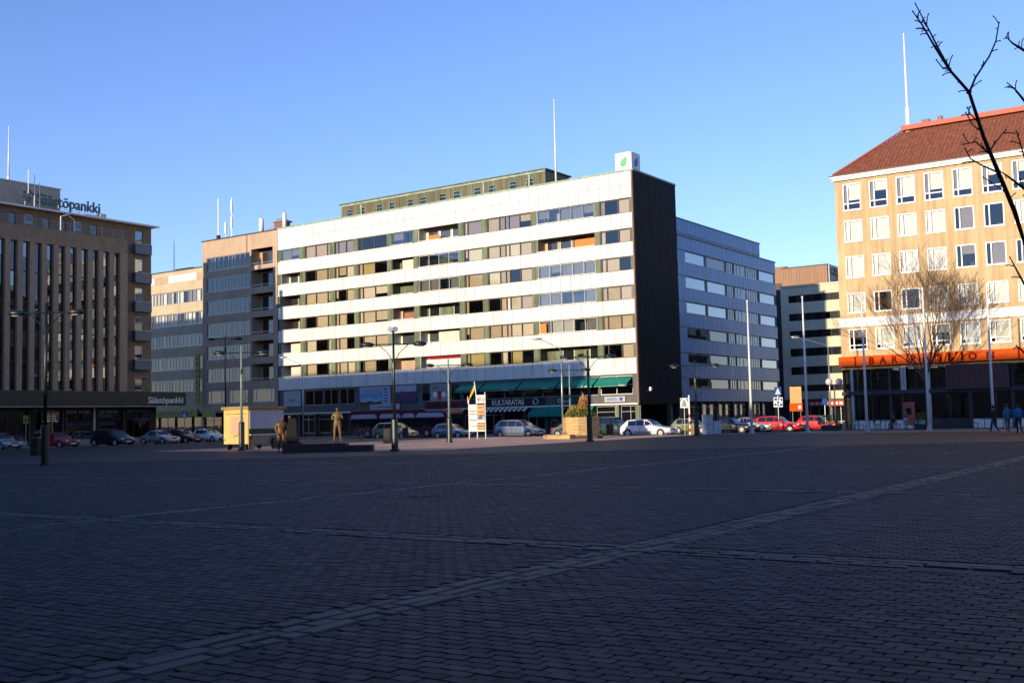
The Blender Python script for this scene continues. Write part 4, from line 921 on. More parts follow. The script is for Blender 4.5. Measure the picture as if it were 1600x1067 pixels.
# ------------------------------------------------------------------ kiosk
k = T('market_kiosk', 'yellow market kiosk with shuttered white hatch, sunlit on its left side', 'kiosk', (-55.95, 47.8, 0))
W_, D_ = 2.35, 3.1
MB().cbox(0, W_, 0, D_, 0.38, 2.62, 0.04).build('body', m_yel, k)
MB().box(-0.12, W_+0.14, -0.1, D_+0.12, 2.62, 2.80).build('roof', M('kiosk_roof', (0.30, 0.22, 0.07), 0.6, 0.15), k)
MB().box(W_+0.002, W_+0.05, 0.12, D_-0.05, 1.35, 2.5).build('shutter', m_shade, k)
MB().box(W_+0.002, W_+0.03, 0.12, D_-0.05, 1.0, 1.35).build('counter_gap', m_spandrel, k)
MB().box(W_+0.002, W_+0.3, 0.12, D_-0.05, 0.93, 1.0).build('counter', m_offw, k)
for q in range(14): piece('fringe_strip', k, m_curt, (W_+0.2, 0.15+q*0.205, 0.32), 0.04, 0.17, 0.6)
MB().box(0.75, 1.65, -0.02, -0.002, 1.0, 2.15).build('notice_poster', m_poster, k)
MB().box(1.82, 2.02, -0.02, -0.002, 1.1, 2.15).build('notice_strip', m_poster, k)
MB().box(-0.05, 0.0, 0.1, 0.3, 0.4, 2.5).build('corner_post', m_dkred, k)
for x_, y_ in ((0.3, 0.25), (2.05, 0.25), (0.3, 2.8), (2.05, 2.8)):
    MB().tube([(x_-0.06, y_, 0.19), (x_+0.06, y_, 0.19)], 0.19, 10).build('wheel', m_tyre, k)
MB().cbox(W_+0.05, W_+0.35, -0.05, 0.25, 0.0, 0.62, 0.03).build('waste_crate', m_wood2, k)
MB().box(W_+0.32, W_+0.5, 1.7, 2.5, 0.05, 0.75).build('stacked_boxes', m_spandrel, k)
MB().box(0.12, 0.2, -0.025, -0.002, 0.62, 0.7).build('latch', m_dark, k); MB().box(0.3, 2.2, -0.014, -0.002, 2.3, 2.33).build('seam', m_dkred, k); MB().tube([(W_*0.4, -0.03, 0.86), (W_*0.75, -0.06, 1.0)], 0.012, 5).build('drawbar', m_dark, k)

# ------------------------------------------------------------------ human figures
def figure(name, label, cat, loc, rz, mats, pose=None, h=1.75, fat=1.0, group=None, hair=None, coat=0.0, face='-y'):
    J = dict(pel=(0, 0, .96), spi=(0, 0, 1.14), che=(0, .01, 1.33), nec=(0, 0, 1.50), hd0=(0, -.01, 1.57), hd1=(0, -.02, 1.65), hd2=(0, -.01, 1.725), nose=(0, -.125, 1.63),
             shL=(.17, 0, 1.42), elL=(.235, .03, 1.14), wrL=(.25, -.06, .90), paL=(.25, -.09, .83), shR=(-.17, 0, 1.42), elR=(-.235, .03, 1.14), wrR=(-.25, -.06, .90), paR=(-.25, -.09, .83),
             hiL=(.095, 0, .90), knL=(.105, -.02, .50), anL=(.11, .03, .09), toL=(.125, -.14, .035), hiR=(-.095, 0, .90), knR=(-.105, -.02, .50), anR=(-.11, .03, .09), toR=(-.125, -.14, .035))
    J.update(pose or {})
    R = dict(pel=.14, spi=.125, che=.15, nec=.058, hd0=.085, hd1=.098, hd2=.075, nose=.016, sh=.072, el=.05, wr=.034, pa=.036, hi=.092, kn=.062, an=.045, to=.04)
    E = [('pel', 'spi', 'top'), ('spi', 'che', 'top'), ('che', 'nec', 'top'), ('nec', 'hd0', 'skin'), ('hd0', 'hd1', 'skin'), ('hd1', 'hd2', 'hair'), ('hd1', 'nose', 'skin')]
    for s in 'LR':
        E += [('che', 'sh'+s, 'top'), ('sh'+s, 'el'+s, 'top'), ('el'+s, 'wr'+s, 'sleeve'), ('wr'+s, 'pa'+s, 'skin'), ('pel', 'hi'+s, 'bottom'), ('hi'+s, 'kn'+s, 'bottom'), ('kn'+s, 'an'+s, 'bottom'), ('an'+s, 'to'+s, 'shoe')]
        pa = Vector(J['pa'+s]); d = (pa-Vector(J['wr'+s])).normalized(); sd = d.cross(Vector((0, 1, 0)) if abs(d.y) < .9 else Vector((0, 0, 1))).normalized(); fr = d.cross(sd)
        for q, (of, ln) in enumerate(((-.03, .065), (-.011, .078), (.009, .074), (.027, .058))):
            a = pa+d*.035+fr*of; c = a+d*ln*.55; e = c+d*ln*.4+sd*.018
            for nm, p in (('a', a), ('c', c), ('e', e)): J[f'f{s}{q}{nm}'] = tuple(p); R[f'f{s}{q}{nm}'] = .0095
            E += [('pa'+s, f'f{s}{q}a', 'skin'), (f'f{s}{q}a', f'f{s}{q}c', 'skin'), (f'f{s}{q}c', f'f{s}{q}e', 'skin')]
        a = pa-d*.02-fr*.035; c = a+d*.035-fr*.03; J[f't{s}a'], J[f't{s}c'] = tuple(a), tuple(c); R[f't{s}a'] = R[f't{s}c'] = .011
        E += [('pa'+s, f't{s}a', 'skin'), (f't{s}a', f't{s}c', 'skin')]
    names = list(J); sc = h/1.80
    me = bpy.data.meshes.new('skel'); me.from_pydata([tuple(c*sc for c in J[n]) for n in names], [(names.index(a), names.index(c)) for a, c, _ in E], [])
    ob = bpy.data.objects.new('skel', me); COL.objects.link(ob)
    md = ob.modifiers.new('s', 'SKIN'); md.use_smooth_shade = True; md.branch_smoothing = 0.4
    for i, n in enumerate(names):
        r = R.get(n, R.get(n[:2], .03))*sc; f_ = fat if n in ('pel', 'spi', 'che') or n[:2] in ('sh', 'hi', 'el') else 1
        if coat and n in ('pel', 'hiL', 'hiR'): f_ *= 1+coat
        if coat and n in ('knL', 'knR'): f_ *= 1+coat*1.3
        dv = me.skin_vertices[0].data[i]; dv.radius = (r*f_*(1.15 if n in ('pel', 'che', 'spi') else 1), r*f_*(0.85 if n in ('pel', 'che', 'spi') else 1)); dv.use_root = (n == 'pel')
    ob.modifiers.new('d', 'SUBSURF').levels = 1
    dg = bpy.context.evaluated_depsgraph_get(); m2 = bpy.data.meshes.new_from_object(ob.evaluated_get(dg)); bpy.data.objects.remove(ob)
    slots = ['skin', 'top', 'sleeve', 'bottom', 'shoe', 'hair']; m2.materials.clear()
    for s_ in slots: m2.materials.append(mats.get(s_) or mats.get('top') if s_ == 'sleeve' else mats.get(s_, mats.get('top')))
    segs = [(Vector(J[a])*sc, Vector(J[c])*sc, slots.index(tg)) for a, c, tg in E]
    for p in m2.polygons:
        c = p.center; bd = 9; bi = 0
        for a, e, ti in segs:
            ab = e-a; tt = max(0, min(1, (c-a).dot(ab)/max(ab.length_squared, 1e-9))); dd = (c-(a+ab*tt)).length
            if dd < bd: bd, bi = dd, ti
        p.material_index = bi; p.use_smooth = True
    t = T(name, label, cat, loc, rz, group); m2.name = 'body'; OB('body', m2, t)
    if hair:
        MB().sphere((J['hd1'][0]*sc, J['hd1'][1]*sc+.015, J['hd1'][2]*sc+.02), .112*sc, 12, 8, (.92, 1.05, 1.05)).build('hair', hair, t, smooth=True)
    return t
bz = dict(skin=m_bronze, top=m_bronze, bottom=m_bronze, shoe=m_bronze, hair=m_bronze)
FACE = PA + math.pi                           # figures look towards / away from the viewer
figure('statue', 'bronze statue of a standing man with folded arms on the low granite wall', 'statue', (-44.9, 46.9, 0.46), PA+0.1, bz,
       dict(elL=(.27, -.02, 1.15), wrL=(.05, -.20, 1.20), paL=(-.04, -.21, 1.22), elR=(-.27, -.02, 1.15), wrR=(-.05, -.18, 1.14), paR=(.03, -.20, 1.15), knL=(.13, 0, .5), anL=(.16, .02, .09), toL=(.2, -.14, .04), knR=(-.13, 0, .5), anR=(-.16, .02, .09), toR=(-.2, -.14, .04)), 2.15, 1.2, coat=0.15)
figure('statue', 'bronze statue of a stooping man in a long coat beside the dark stele', 'statue', (-47.0, 44.4, 0), PA+0.5, bz,
       dict(spi=(0, -.03, 1.14), che=(0, -.08, 1.31), nec=(0, -.14, 1.46), hd0=(0, -.18, 1.52), hd1=(0, -.22, 1.59), hd2=(0, -.22, 1.66), nose=(0, -.33, 1.56), shL=(.17, -.1, 1.40), shR=(-.17, -.1, 1.40), elL=(.27, .0, 1.14), wrL=(.22, -.14, .95), paL=(.20, -.17, .88), elR=(-.27, .02, 1.13), wrR=(-.22, -.12, .95), paR=(-.2, -.15, .88), knL=(.14, -.08, .5), anL=(.16, -.02, .09), toL=(.18, -.2, .04)), 2.15, 1.35, coat=0.45)
k = T('granite_wall', 'low dark red granite wall and plinth under the bronze statues', 'wall', (-45.3, 43.2, 0), math.radians(29))
MB().cbox(-0.25, 3.4, 0, 0.8, -0.03, 0.46, 0.02).build('wall_block', m_redgran, k); MB().cbox(3.45, 4.9, 0.05, 0.7, -0.03, 0.34, 0.02).build('wall_block', m_redgran, k)
MB().cbox(-0.5, 1.9, 0.82, 4.6, -0.03, 0.44, 0.02).build('plinth', m_redgran, k)
k = T('granite_stele', 'dark upright stele with a slanted foot between the two bronze statues', 'monument', (-46.2, 44.5, 0), PA)
MB().prism([(-0.28, 0), (0.75, 0.4), (0.42, 0.55), (0.30, 1.0), (0.26, 1.9), (-0.16, 1.95), (-0.28, 1.0)], -0.2, 0.2, 'y').build('stele', m_blackgran, k)

# ------------------------------------------------------------------ vehicles
KIND = dict(hatch=(4.05, 1.70, 1.45, .62, -.05, -1.55, -1.92), wagon=(4.70, 1.76, 1.48, .85, .15, -1.75, -2.22), mpv=(4.75, 1.86, 1.66, 1.25, .30, -1.85, -2.30),
            sedan=(4.45, 1.74, 1.43, .75, .05, -.95, -1.55), van=(4.5, 1.80, 1.82, 1.30, .55, -2.0, -2.2), suv=(4.4, 1.84, 1.74, .75, .15, -1.75, -2.1))
def lerp_tab(tab, x):
    for (x0, z0), (x1, z1) in zip(tab, tab[1:]):
        if x0 >= x >= x1: return z0+(z1-z0)*((x0-x)/max(x0-x1, 1e-6))
    return tab[-1][1]
def car(kind, label, paint, loc, rz, group=None, lit=True):
    L_, W_, H_, ws, rs_, re_, rb_ = KIND[kind]; hl = L_/2; bz_ = 0.60*H_+0.02; zg = 0.17
    top = [(hl, .50), (hl-.04, .62), (hl-.22, .74 if kind != 'suv' else .95), (ws, bz_+.03), ((ws+rs_)/2, bz_+.03+(H_-bz_)*.60), (rs_, H_-.05), (rs_-.5, H_), (re_+.4, H_-.02), (re_, H_-.09), (rb_, bz_+.06), (-hl+.05, bz_-.04 if kind == 'sedan' else bz_-.05), (-hl, .55)]
    if kind == 'sedan': top[9:11] = [(rb_, bz_+.05), (-hl+.12, bz_+.0)]
    xs = sorted({hl, hl-.03, hl-.1, hl-.25, hl-.55, ws, ws-.01, (ws+rs_)/2, rs_, rs_-.25, rs_-.5, -.6, -1.0, re_+.4, re_, (re_+rb_)/2, rb_, -hl+.25, -hl+.1, -hl+.05, -hl+.02, -hl} | {hl-.55-(hl-.55-ws)*q/3 for q in (1, 2)}, reverse=True)
    xs = [x for i, x in enumerate(xs) if i == 0 or xs[i-1]-x > 0.008]
    def hw(x):
        e = (hl-abs(x))/.5; k_ = 1-(0.16 if x > 0 else 0.10)*max(0, 1-e)**2; return W_/2*k_
    def sec(x):
        r = lerp_tab(top, x); w = hw(x); bl = min(bz_, r-.05); kk = max(0, min(1, (r-bz_)/(H_-bz_)))
        ye = w*(.95-.17*kk); lo = zg + (0.12 if abs(x) > hl-.06 else 0)
        return [(w*.80, lo), (w*.965, lo+.08), (w, .50 if r > .56 else r-.06), (w*.985, bl), (ye, max(r-.07, bl+.012)), (ye*.80, r-.008), (ye*.4, r), (0, r+.004)]
    b = MB(); n = 8
    for x in xs:
        s = sec(x); b.v += [(x, y, z) for y, z in s] + [(x, -y, z) for y, z in s[-2::-1]]
    m = 2*n-1
    for i in range(len(xs)-1):
        for j in range(m-1): b.f.append([i*m+j, i*m+j+1, (i+1)*m+j+1, (i+1)*m+j])
        b.f.append([i*m+m-1, i*m, (i+1)*m, (i+1)*m+m-1])
    b.f.append(list(range(m))[::-1]); b.f.append([(len(xs)-1)*m+j for j in range(m)]); b.m = [0]*len(b.f)
    t = T('parked_car', label, 'car', loc, rz, group)
    b.build('body', paint, t, smooth=True)
    def sidept(x, q, s):
        p = sec(x); (y0, z0), (y1, z1) = p[3], p[4]; return (x, s*(y0+(y1-y0)*q+.012), z0+(z1-z0)*q)
    pil = [ws-.10, (ws+re_)/2+.15, re_+.25, re_-.12] if kind != 'sedan' else [ws-.10, (ws+re_)/2+.2, re_+.02]
    cuts = [ws-.15, rs_-.15, (rs_+re_)/2, re_+.15]
    for s in (-1, 1):
        for a, c in zip(cuts, cuts[1:]):
            a2, c2 = a-.03, c+.03; g = MB(); N_ = 4
            for q in range(N_):
                xa, xc = a2+(c2-a2)*q/N_, a2+(c2-a2)*(q+1)/N_
                g.face([sidept(xa, .08, s), sidept(xc, .08, s), sidept(xc, .93, s), sidept(xa, .93, s)])
            g.build('side_window', m_cglass, t)
        MB().sphere((ws-.25, s*(W_/2+.06), bz_+.08), .10, 8, 6, (.8, 1, .7)).build('wing_mirror', paint, t, smooth=True)
        MB().box(-.35, -.15, s*(hw(0)*.99)-.015, s*(hw(0)*.99)+.015, bz_-.13, bz_-.10).build('door_handle', m_dark, t)
        MB().box(hl-1.4, -hl+1.4, s*hw(0)-.012, s*hw(0)+.012, .40, .45).build('side_trim', m_dark, t)
        MB().box((ws+re_)/2+.02, (ws+re_)/2+.035, s*hw(0)*.992-.01, s*hw(0)*.992+.01, .3, bz_-.02).build('door_seam', m_black, t)
        hx = MB().sphere((0, 0, 0), .13, 10, 6, (1.2, 1.25, .55)); hx.build('headlight', m_hlamp, t, (hl-.13, s*W_*.34, .66 if kind != 'suv' else .82), smooth=True)
        MB().box(-.05, .05, -.12, .12, -.13, .16).build('tail_light', m_tlamp, t, (-hl+.07, s*W_*.38, bz_-.18))
    def roofstrip(xa, xb, nm, k0=.93):
        g = MB(); N_ = 4
        for q in range(N_):
            x0, x1 = xa+(xb-xa)*q/N_, xa+(xb-xa)*(q+1)/N_
            A, C = sec(x0), sec(x1)
            for (i, j) in ((4, 5), (5, 6), (6, 7)):
                f_ = k0 if i == 4 else 1
                for s in (-1, 1): g.face([(x0, s*A[i][0]*f_, A[i][1]+.012), (x0, s*A[j][0], A[j][1]+.014), (x1, s*C[j][0], C[j][1]+.014), (x1, s*C[i][0]*f_, C[i][1]+.012)])
        g.build(nm, m_cglass, t)
    roofstrip(ws-.05, rs_+.06, 'windscreen'); roofstrip(re_-.04, rb_+.05, 'rear_window')
    MB().cbox(hl-.12, hl+.035, -W_*.40, W_*.40, .27, .50, .03).build('front_bumper', m_dark if kind in ('van', 'hatch') else paint, t)
    MB().box(hl-.06, hl+.02, -W_*.17, W_*.17, .56, .66).build('grille', m_black, t)
    MB().box(hl+.036, hl+.05, -.26, .26, .36, .47).build('number_plate', m_plate, t); MB().box(-hl-.012, -hl+.03, -.26, .26, .62, .73).build('number_plate', m_plate, t)
    MB().cbox(-hl-.03, -hl+.12, -W_*.42, W_*.42, .28, .50, .03).build('rear_bumper', paint, t)
    for wx in (hl-.82, -hl+.80):
        for s in (-1, 1):
            r = .315; yo = W_/2
            MB().tube([(wx, s*(yo-.16), r), (wx, s*(yo+.006), r)], r+.055, 20).build('wheel_arch', m_black, t)
            wh = MB().tube([(0, s*-.20, 0), (0, s*.0, 0), (0, s*.015, 0)], [r, r, r-.03], 20).build('wheel', m_tyre, t, (wx, s*yo, r))
            rm = MB(); rm.tube([(0, s*.016, 0), (0, s*.024, 0)], [r*.66, r*.60], 18)
            rm.build('rim', m_rim, wh)
    return t
def paint(name, c, metal=0.25, rough=0.28): return M(name, c, rough, 0.03, 1, metal=metal, coat=0.6)
p_red, p_black, p_silver, p_maroon = paint('red_paint', (.38, .015, .02), 0), paint('blackblue_paint', (.012, .013, .02)), paint('silver_paint', (.42, .42, .42), .5), paint('dark_red_paint', (.10, .012, .018))
p_white, p_gold, p_blue, p_brown = paint('white_car_paint', (.78, .78, .76), 0), paint('goldgreen_paint', (.30, .29, .19), .4), paint('steelblue_paint', (.20, .24, .32), .45), paint('taupe_paint', (.24, .20, .17), .4)
p_green, p_bright = paint('darkgreen_paint', (.02, .05, .045), .2), paint('bright_red_paint', (.62, .02, .015), 0)
GL = 'cars parked before the bank'; GM = 'cars parked along the square'; GS = 'cars in the side street'
RZ_ = -0.134
for kd, lab, pt, u, v in (('hatch', 'pale car cut off by the left picture edge', p_silver, -92.0, 53.6), ('hatch', 'red hatchback half hidden by the near lamp base', p_red, -91.9, 59.2), ('mpv', 'black-blue people carrier parked before the bank', p_black, -92.0, 64.9), ('sedan', 'silver saloon parked before the bank, beside the black carrier', p_silver, -92.0, 70.4), ('hatch', 'dark red hatchback between the silver saloon and white car', p_maroon, -92.2, 73.6), ('hatch', 'white hatchback at the right end of the bank row', p_white, -91.6, 76.5)):
    car(kd, lab, pt, (u, v, RZ_), 0.03, GL)
for kd, lab, pt, u, v in (('mpv', 'gold-green minivan behind the lamp with floodlights', p_gold, -71.5, 83.0), ('hatch', 'steel-blue hatchback parked left of the board tower', p_blue, -63.9, 82.6), ('mpv', 'blue-grey people carrier parked right of the board tower', p_blue, -56.6, 83.2), ('sedan', 'taupe saloon half hidden behind the flower planter', p_brown, -51.0, 84.0), ('suv', 'dark green off-roader behind the white estate car', p_green, -47.9, 85.6), ('wagon', 'white estate car gleaming in the sun beside the planter', p_white, -42.8, 82.4)):
    car(kd, lab, pt, (u, v, RZ_), 0.0, GM)
for kd, lab, pt, u, v, a in (('hatch', 'pale beige car behind the red and white pole', p_gold, -43.6, 93.0, 0.0), ('sedan', 'black car behind the sprayed cabinet', p_black, -40.6, 94.6, 0.0), ('sedan', 'grey saloon left of the red cars', p_silver, -40.0, 98.0, 0.0), ('wagon', 'bright red estate car in the side street, left of the two', p_bright, -37.6, 98.5, 0.0), ('hatch', 'bright red hatchback right of the red estate car', p_bright, -34.6, 101.5, 0.0)):
    car(kd, lab, pt, (u, v, RZ_), a, GS)
# bus
t = T('city_bus', 'maroon and white city bus passing behind the parked cars', 'bus', (-82.6, 88.2, -0.13))
BLN, BWD, BHT = 14.0, 2.5, 2.95
b = MB(); prof = [(0.15, .32), (BLN-.35, .32), (BLN-.05, .5), (BLN, 1.2), (BLN-.18, 2.5), (BLN-.5, BHT-.06), (BLN-.9, BHT), (.25, BHT), (.05, BHT-.2), (0, 1.0)]
b.prism(prof, 0, BWD, 'y'); b.build('body', m_maroon, t)
MB().box(.3, BLN-.7, -.012, 0, 1.15, 2.02).build('window_band', m_cglass, t)
for q in range(6): MB().box(.35+q*2.1, .42+q*2.1, -.02, -.012, 1.15, 2.02).build('window_post', m_maroon, t)
for a, c in ((.2, 4.0), (4.4, 7.4), (7.6, 9.3), (9.5, 13.2)):
    MB().prism([(a, 2.12), (c, 2.12), (c-.05, 2.4), (c-.35, 2.58), (a+.35, 2.58), (a+.05, 2.4)], -.03, -.002, 'y').build('advert_panel', m_shade, t)
MB().prism([(y, z) for y, z in ((.15, 1.05), (BWD-.15, 1.05), (BWD-.2, 2.35), (.2, 2.35))], BLN-.05, BLN+.01, 'x').build('windscreen', m_cglass, t)
MB().tube([(BLN-3.2, -.02, BHT-.14), (BLN-.8, -.02, BHT-.14), (BLN-.32, -.02, BHT-.45), (BLN-.05, -.02, 1.2), (BLN-.05, -.02, .5)], .06, 6).build('white_outline', m_shade, t)
for wx in (2.6, 10.9):
    for y_ in (-.005, BWD+.005):
        w_ = MB().tube([(0, -.14, 0), (0, .14, 0)], .48, 18).build('wheel', m_tyre, t, (wx, y_+(.12 if y_ < 1 else -.12), .48)); MB().tube([(0, -.15, 0), (0, .15, 0)], .25, 14).build('rim', m_rim, w_)
for y_ in (.35, BWD-.35): MB().sphere((BLN-.02, y_, .75), .13, 8, 6).build('headlight', m_hlamp, t, smooth=True)
# bicycles
def bicycle(label, loc, rz):
    t = T('bicycle', label, 'bicycle', loc, rz, 'bicycles by the kerb')
    for x_ in (-.52, .52):
        w_ = MB().tube([(.33*math.cos(a*math.pi/9), 0, .33*math.sin(a*math.pi/9)) for a in range(19)], .018, 5).build('wheel', m_tyre, t, (x_, 0, .34))
        s = MB(); [s.tube([(0, 0, 0), (.32*math.cos(a*math.pi/5), 0, .32*math.sin(a*math.pi/5))], .003, 3) for a in range(10)]; s.build('spokes', m_galv, w_)
    MB().tube([(-.52, 0, .34), (-.12, 0, .32), (.36, 0, .78), (-.22, 0, .76), (-.12, 0, .32)], .018, 5).tube([(-.52, 0, .34), (-.22, 0, .76)], .012, 5).tube([(.52, 0, .34), (.34, 0, .9)], .016, 5).build('frame', p_blue, t)
    MB().tube([(-.23, 0, .76), (-.26, 0, .92)], .014, 5).build('seat_post', m_galv, t); MB().sphere((-.27, 0, .95), .12, 8, 5, (1, .55, .35)).build('saddle', m_black, t)
    MB().tube([(.34, 0, .9), (.36, -.27, 1.02), (.28, -.3, 1.02)], .012, 5).tube([(.34, 0, .9), (.36, .27, 1.02), (.28, .3, 1.02)], .012, 5).build('handlebar', m_galv, t)
bicycle('bicycle parked left of the gold-green minivan', (-71.2, 78.2, 0), 0.05); bicycle('bicycle with raised bars nearest the standing statue', (-73.0, 79.0, 0), 0.15)
for u, v, lab in ((-43.9, 77.6, 'black litter bin between the planter and white estate car'), (-66.0, 78.0, 'black litter bin left of the steel-blue hatchback')):
    t = T('litter_bin', lab, 'bin', (u, v, 0)); MB().lathe([(.26, .12), (.28, .9), (.30, .92), (.30, 1.0)], 12).build('drum', m_black, t); MB().tube([(.32, 0, 0), (.32, 0, 1.15)], .03, 6).build('post', m_dark, t)

# ------------------------------------------------------------------ board tower, planter, signs, cabinets
k = T('notice_tower', 'tall tower of white and tan name boards with a yellow pennant', 'notice board', (-55.5, 74.0, 0))
for x_ in (-.06, .80, 1.66): MB().box(x_, x_+.06, 0, .08, 0, 3.35 if x_ < 1 else 3.9).build('post', m_offw, k)
zs = [.62, 1.08, 1.62, 2.12, 2.36, 2.95]
for i in range(5): piece('name_board', k, m_white, (0.01, -.04, zs[i]), .78, .05, zs[i+1]-zs[i]-.05, .008)
zs = [.62, .80, 1.08, 1.36, 1.66, 1.98, 2.28, 2.64, 2.92]
for i in range(8): piece('name_board', k, m_offw if i in (0, 3, 4) else m_wood2, (.87, -.04, zs[i]), .78, .05, zs[i+1]-zs[i]-.04, .008)
for i in range(9): piece('printed_line', k, m_wood2, (.12, -.047, .75+i*.25), .5, .006, .05)
MB().box(.80, 1.78, -.06, .0, 3.0, 3.68).build('top_board', m_white, k)
MB().tube([(1.12+.2*math.cos(a*math.pi/8), -.07, 3.34+.2*math.sin(a*math.pi/8)) for a in range(17)], .03, 5).build('round_emblem', m_dark, k)
MB().box(1.03, 1.2, -.07, -.06, 3.25, 3.42).build('emblem_mark', m_dark, k); MB().box(1.45, 1.72, -.07, -.06, 3.08, 3.45).build('emblem_mark', m_wood2, k)
MB().tube([(.83, 0, 3.3), (.62, 0, 4.85)], .035, 6).build('pennant_pole', m_white, k); MB().tube([(-.1, 0, 3.0), (-.1, 0, 3.6)], .03, 6).build('short_pole', m_white, k)
MB().prism([(.62, 4.6), (.68, 4.15), (.02, 3.25), (.18, 3.75)], -.02, .02, 'y').build('pennant', m_pennant, k)
# planter
pl = T('flower_planter', 'large timber flower planter with green mound and a draped figure on top', 'planter', (-43.6, 72.6, 0))
R8 = [(1.45*math.cos(a*math.pi/4+math.pi/8), 1.45*math.sin(a*math.pi/4+math.pi/8)) for a in range(8)]
MB().prism([(x*.96, y*.96) for x, y in R8], 0.0, 1.62, 'z').build('inner_box', m_wood, pl)
for i in range(8):
    (xa, ya), (xb, yb) = R8[i], R8[(i+1) % 8]
    ang = math.atan2(yb-ya, xb-xa); ln = math.hypot(xb-xa, yb-ya)
    for q in range(7):
        o = piece('timber_plank', pl, m_wood, (xa, ya, .05+q*.228), ln, .05, .216, .008); o.rotation_euler[2] = ang
MB().cbox(-2.1, .3, -2.2, -1.5, 0, .32, .02).build('step', m_wood, pl); MB().cbox(.35, 2.4, -1.6, -.8, 0, .22, .02).build('step', m_redgran, pl)
rp_ = random.Random(9)
def leaves(b, n, cx, cy, z0, z1, r0, r1, s):
    for _ in range(n):
        t_ = rp_.random(); a = rp_.uniform(0, 2*math.pi); r = (r0+(r1-r0)*t_)*math.sqrt(rp_.uniform(.25, 1)); p = Vector((cx+r*math.cos(a), cy+r*math.sin(a), z0+(z1-z0)*t_+rp_.uniform(-.06, .08)))
        u_ = Vector((rp_.gauss(0, 1), rp_.gauss(0, 1), rp_.gauss(0, .7))).normalized(); w_ = u_.orthogonal().normalized()
        b.face([p-u_*s, p+w_*s*.5, p+u_*s, p-w_*s*.5])
b = MB(); leaves(b, 1500, 0, 0, 1.55, 2.25, 1.45, .75, .075); tag(b.build('greenery', m_leaf, pl), kind='stuff')
b = MB(); leaves(b, 420, -.1, -.2, 1.65, 2.5, 1.4, .55, .055); tag(b.build('flowers', m_flower, pl), kind='stuff')
b = MB(); leaves(b, 900, .25, 0, 1.9, 2.95, .62, .32, .06); tag(b.build('autumn_foliage', m_rustleaf, pl), kind='stuff')
fg = figure('draped_figure', 'draped figure with pale face and dark hair standing in the flower planter', 'statue', (-43.35, 72.6, 1.55), PA, dict(skin=m_skin, top=m_rustleaf, bottom=m_rustleaf, shoe=m_bark, hair=m_hair), dict(elL=(.25, -.06, 1.15), wrL=(.1, -.2, 1.1), paL=(.03, -.22, 1.1), elR=(-.25, -.06, 1.15), wrR=(-.1, -.2, 1.1), paR=(-.03, -.22, 1.1)), 2.05, 1.3, hair=m_hair, coat=.6)
def road_sign(label, loc, rz, plates, h, striped=False):
    t = T('road_sign', label, 'road sign', loc, rz); t.scale = (.82, .82, 1)
    MB().tube([(0, 0.05, 0), (0, 0.05, h)], .035, 6).build('post', m_galv, t)
    for z, kd in plates:
        if kd == 'cross':
            MB().box(-.36, .36, -.01, .01, z-.36, z+.36).build('plate', m_bluesign, t); MB().prism([(-.28, z-.26), (.28, z-.26), (0, z+.28)], -.018, -.011, 'y').build('white_triangle', m_white, t)
            MB().tube([(-.09, -.022, z-.2), (0, -.022, z-.04), (.1, -.022, z-.2)], .02, 4).tube([(0, -.022, z-.04), (0, -.022, z+.1)], .025, 4).build('walking_symbol', m_black, t)
        elif kd == 'crossw':
            MB().box(-.40, .40, -.01, .01, z-.42, z+.42).build('plate', m_white, t); MB().prism([(-.27, z-.3), (.27, z-.3), (.1, z+.25), (-.1, z+.25)], -.018, -.011, 'y').build('symbol', m_galv, t)
            MB().prism([(-.36, z+.05), (-.2, z+.36), (-.36, z+.36)], -.018, -.011, 'y').prism([(.36, z+.05), (.2, z+.36), (.36, z+.36)], -.018, -.011, 'y').build('corner_mark', m_bluesign, t)
        elif kd == 'info':
            MB().box(-.48, .48, -.01, .01, z-.42, z+.42).build('plate', m_white, t)
            for q, (x_, zz, w_) in enumerate(((-.4, .15, .3), (0, .18, .16), (.26, .12, .16), (-.4, -.3, .22), (-.1, -.1, .2), (.18, -.32, .24), (-.1, -.34, .15))): MB().box(x_, x_+w_, -.018, -.011, z+zz, z+zz+.2).build('symbol', m_bluesign, t)
        elif kd == 'yellow': MB().box(-.3, .3, -.01, .01, z-.4, z+.4).build('plate', m_yelsign, t); MB().prism([(-.15, z-.15), (.15, z-.15), (0, z+.2)], -.018, -.011, 'y').build('symbol', m_black, t)
        elif kd == 'round': MB().prism([(.3*math.cos(a*math.pi/8), z+.3*math.sin(a*math.pi/8)) for a in range(16)], -.01, .01, 'y').build('plate', m_bluesign, t)
    return t
road_sign('white square sign with grey symbol on a thin post before the blue wing', (-40.3, 84.2, -.12), PA, [(2.75, 'crossw')], 2.75)
road_sign('blue pedestrian sign above a white and blue panel before the red cars', (-34.2, 90.0, -.12), PA, [(3.6, 'cross'), (2.65, 'info')], 3.5)
road_sign('dark blue pedestrian sign in the shade left of the kiosk', (-99.2, 79.2, 0), PA, [(2.9, 'cross')], 2.9)
road_sign('small blue sign on the corner before the bar, beside the globe lamp', (-31.3, 93.5, 0), PA, [(2.5, 'round')], 2.5)
road_sign('yellow warning sign half hidden behind the near lamp', (-97.8, 59.4, 0), PA, [(2.6, 'yellow')], 2.6)
t = T('striped_pole', 'tall pole painted red and white beside the white square sign', 'pole', (-39.75, 84.0, -.12))
for q in range(6): MB().tube([(0, 0, q*.3), (0, 0, q*.3+.3)], .075, 8).build('painted_band', m_redsign if q % 2 else m_white, t)
MB().tube([(0, 0, 1.8), (0, 0, 3.4)], .065, 8).build('upper_pole', m_white, t)
k = T('utility_cabinet', 'pale utility cabinet sprayed with dark scribbles, taller of the pair', 'cabinet', (-37.6, 82.0, 0), PA)
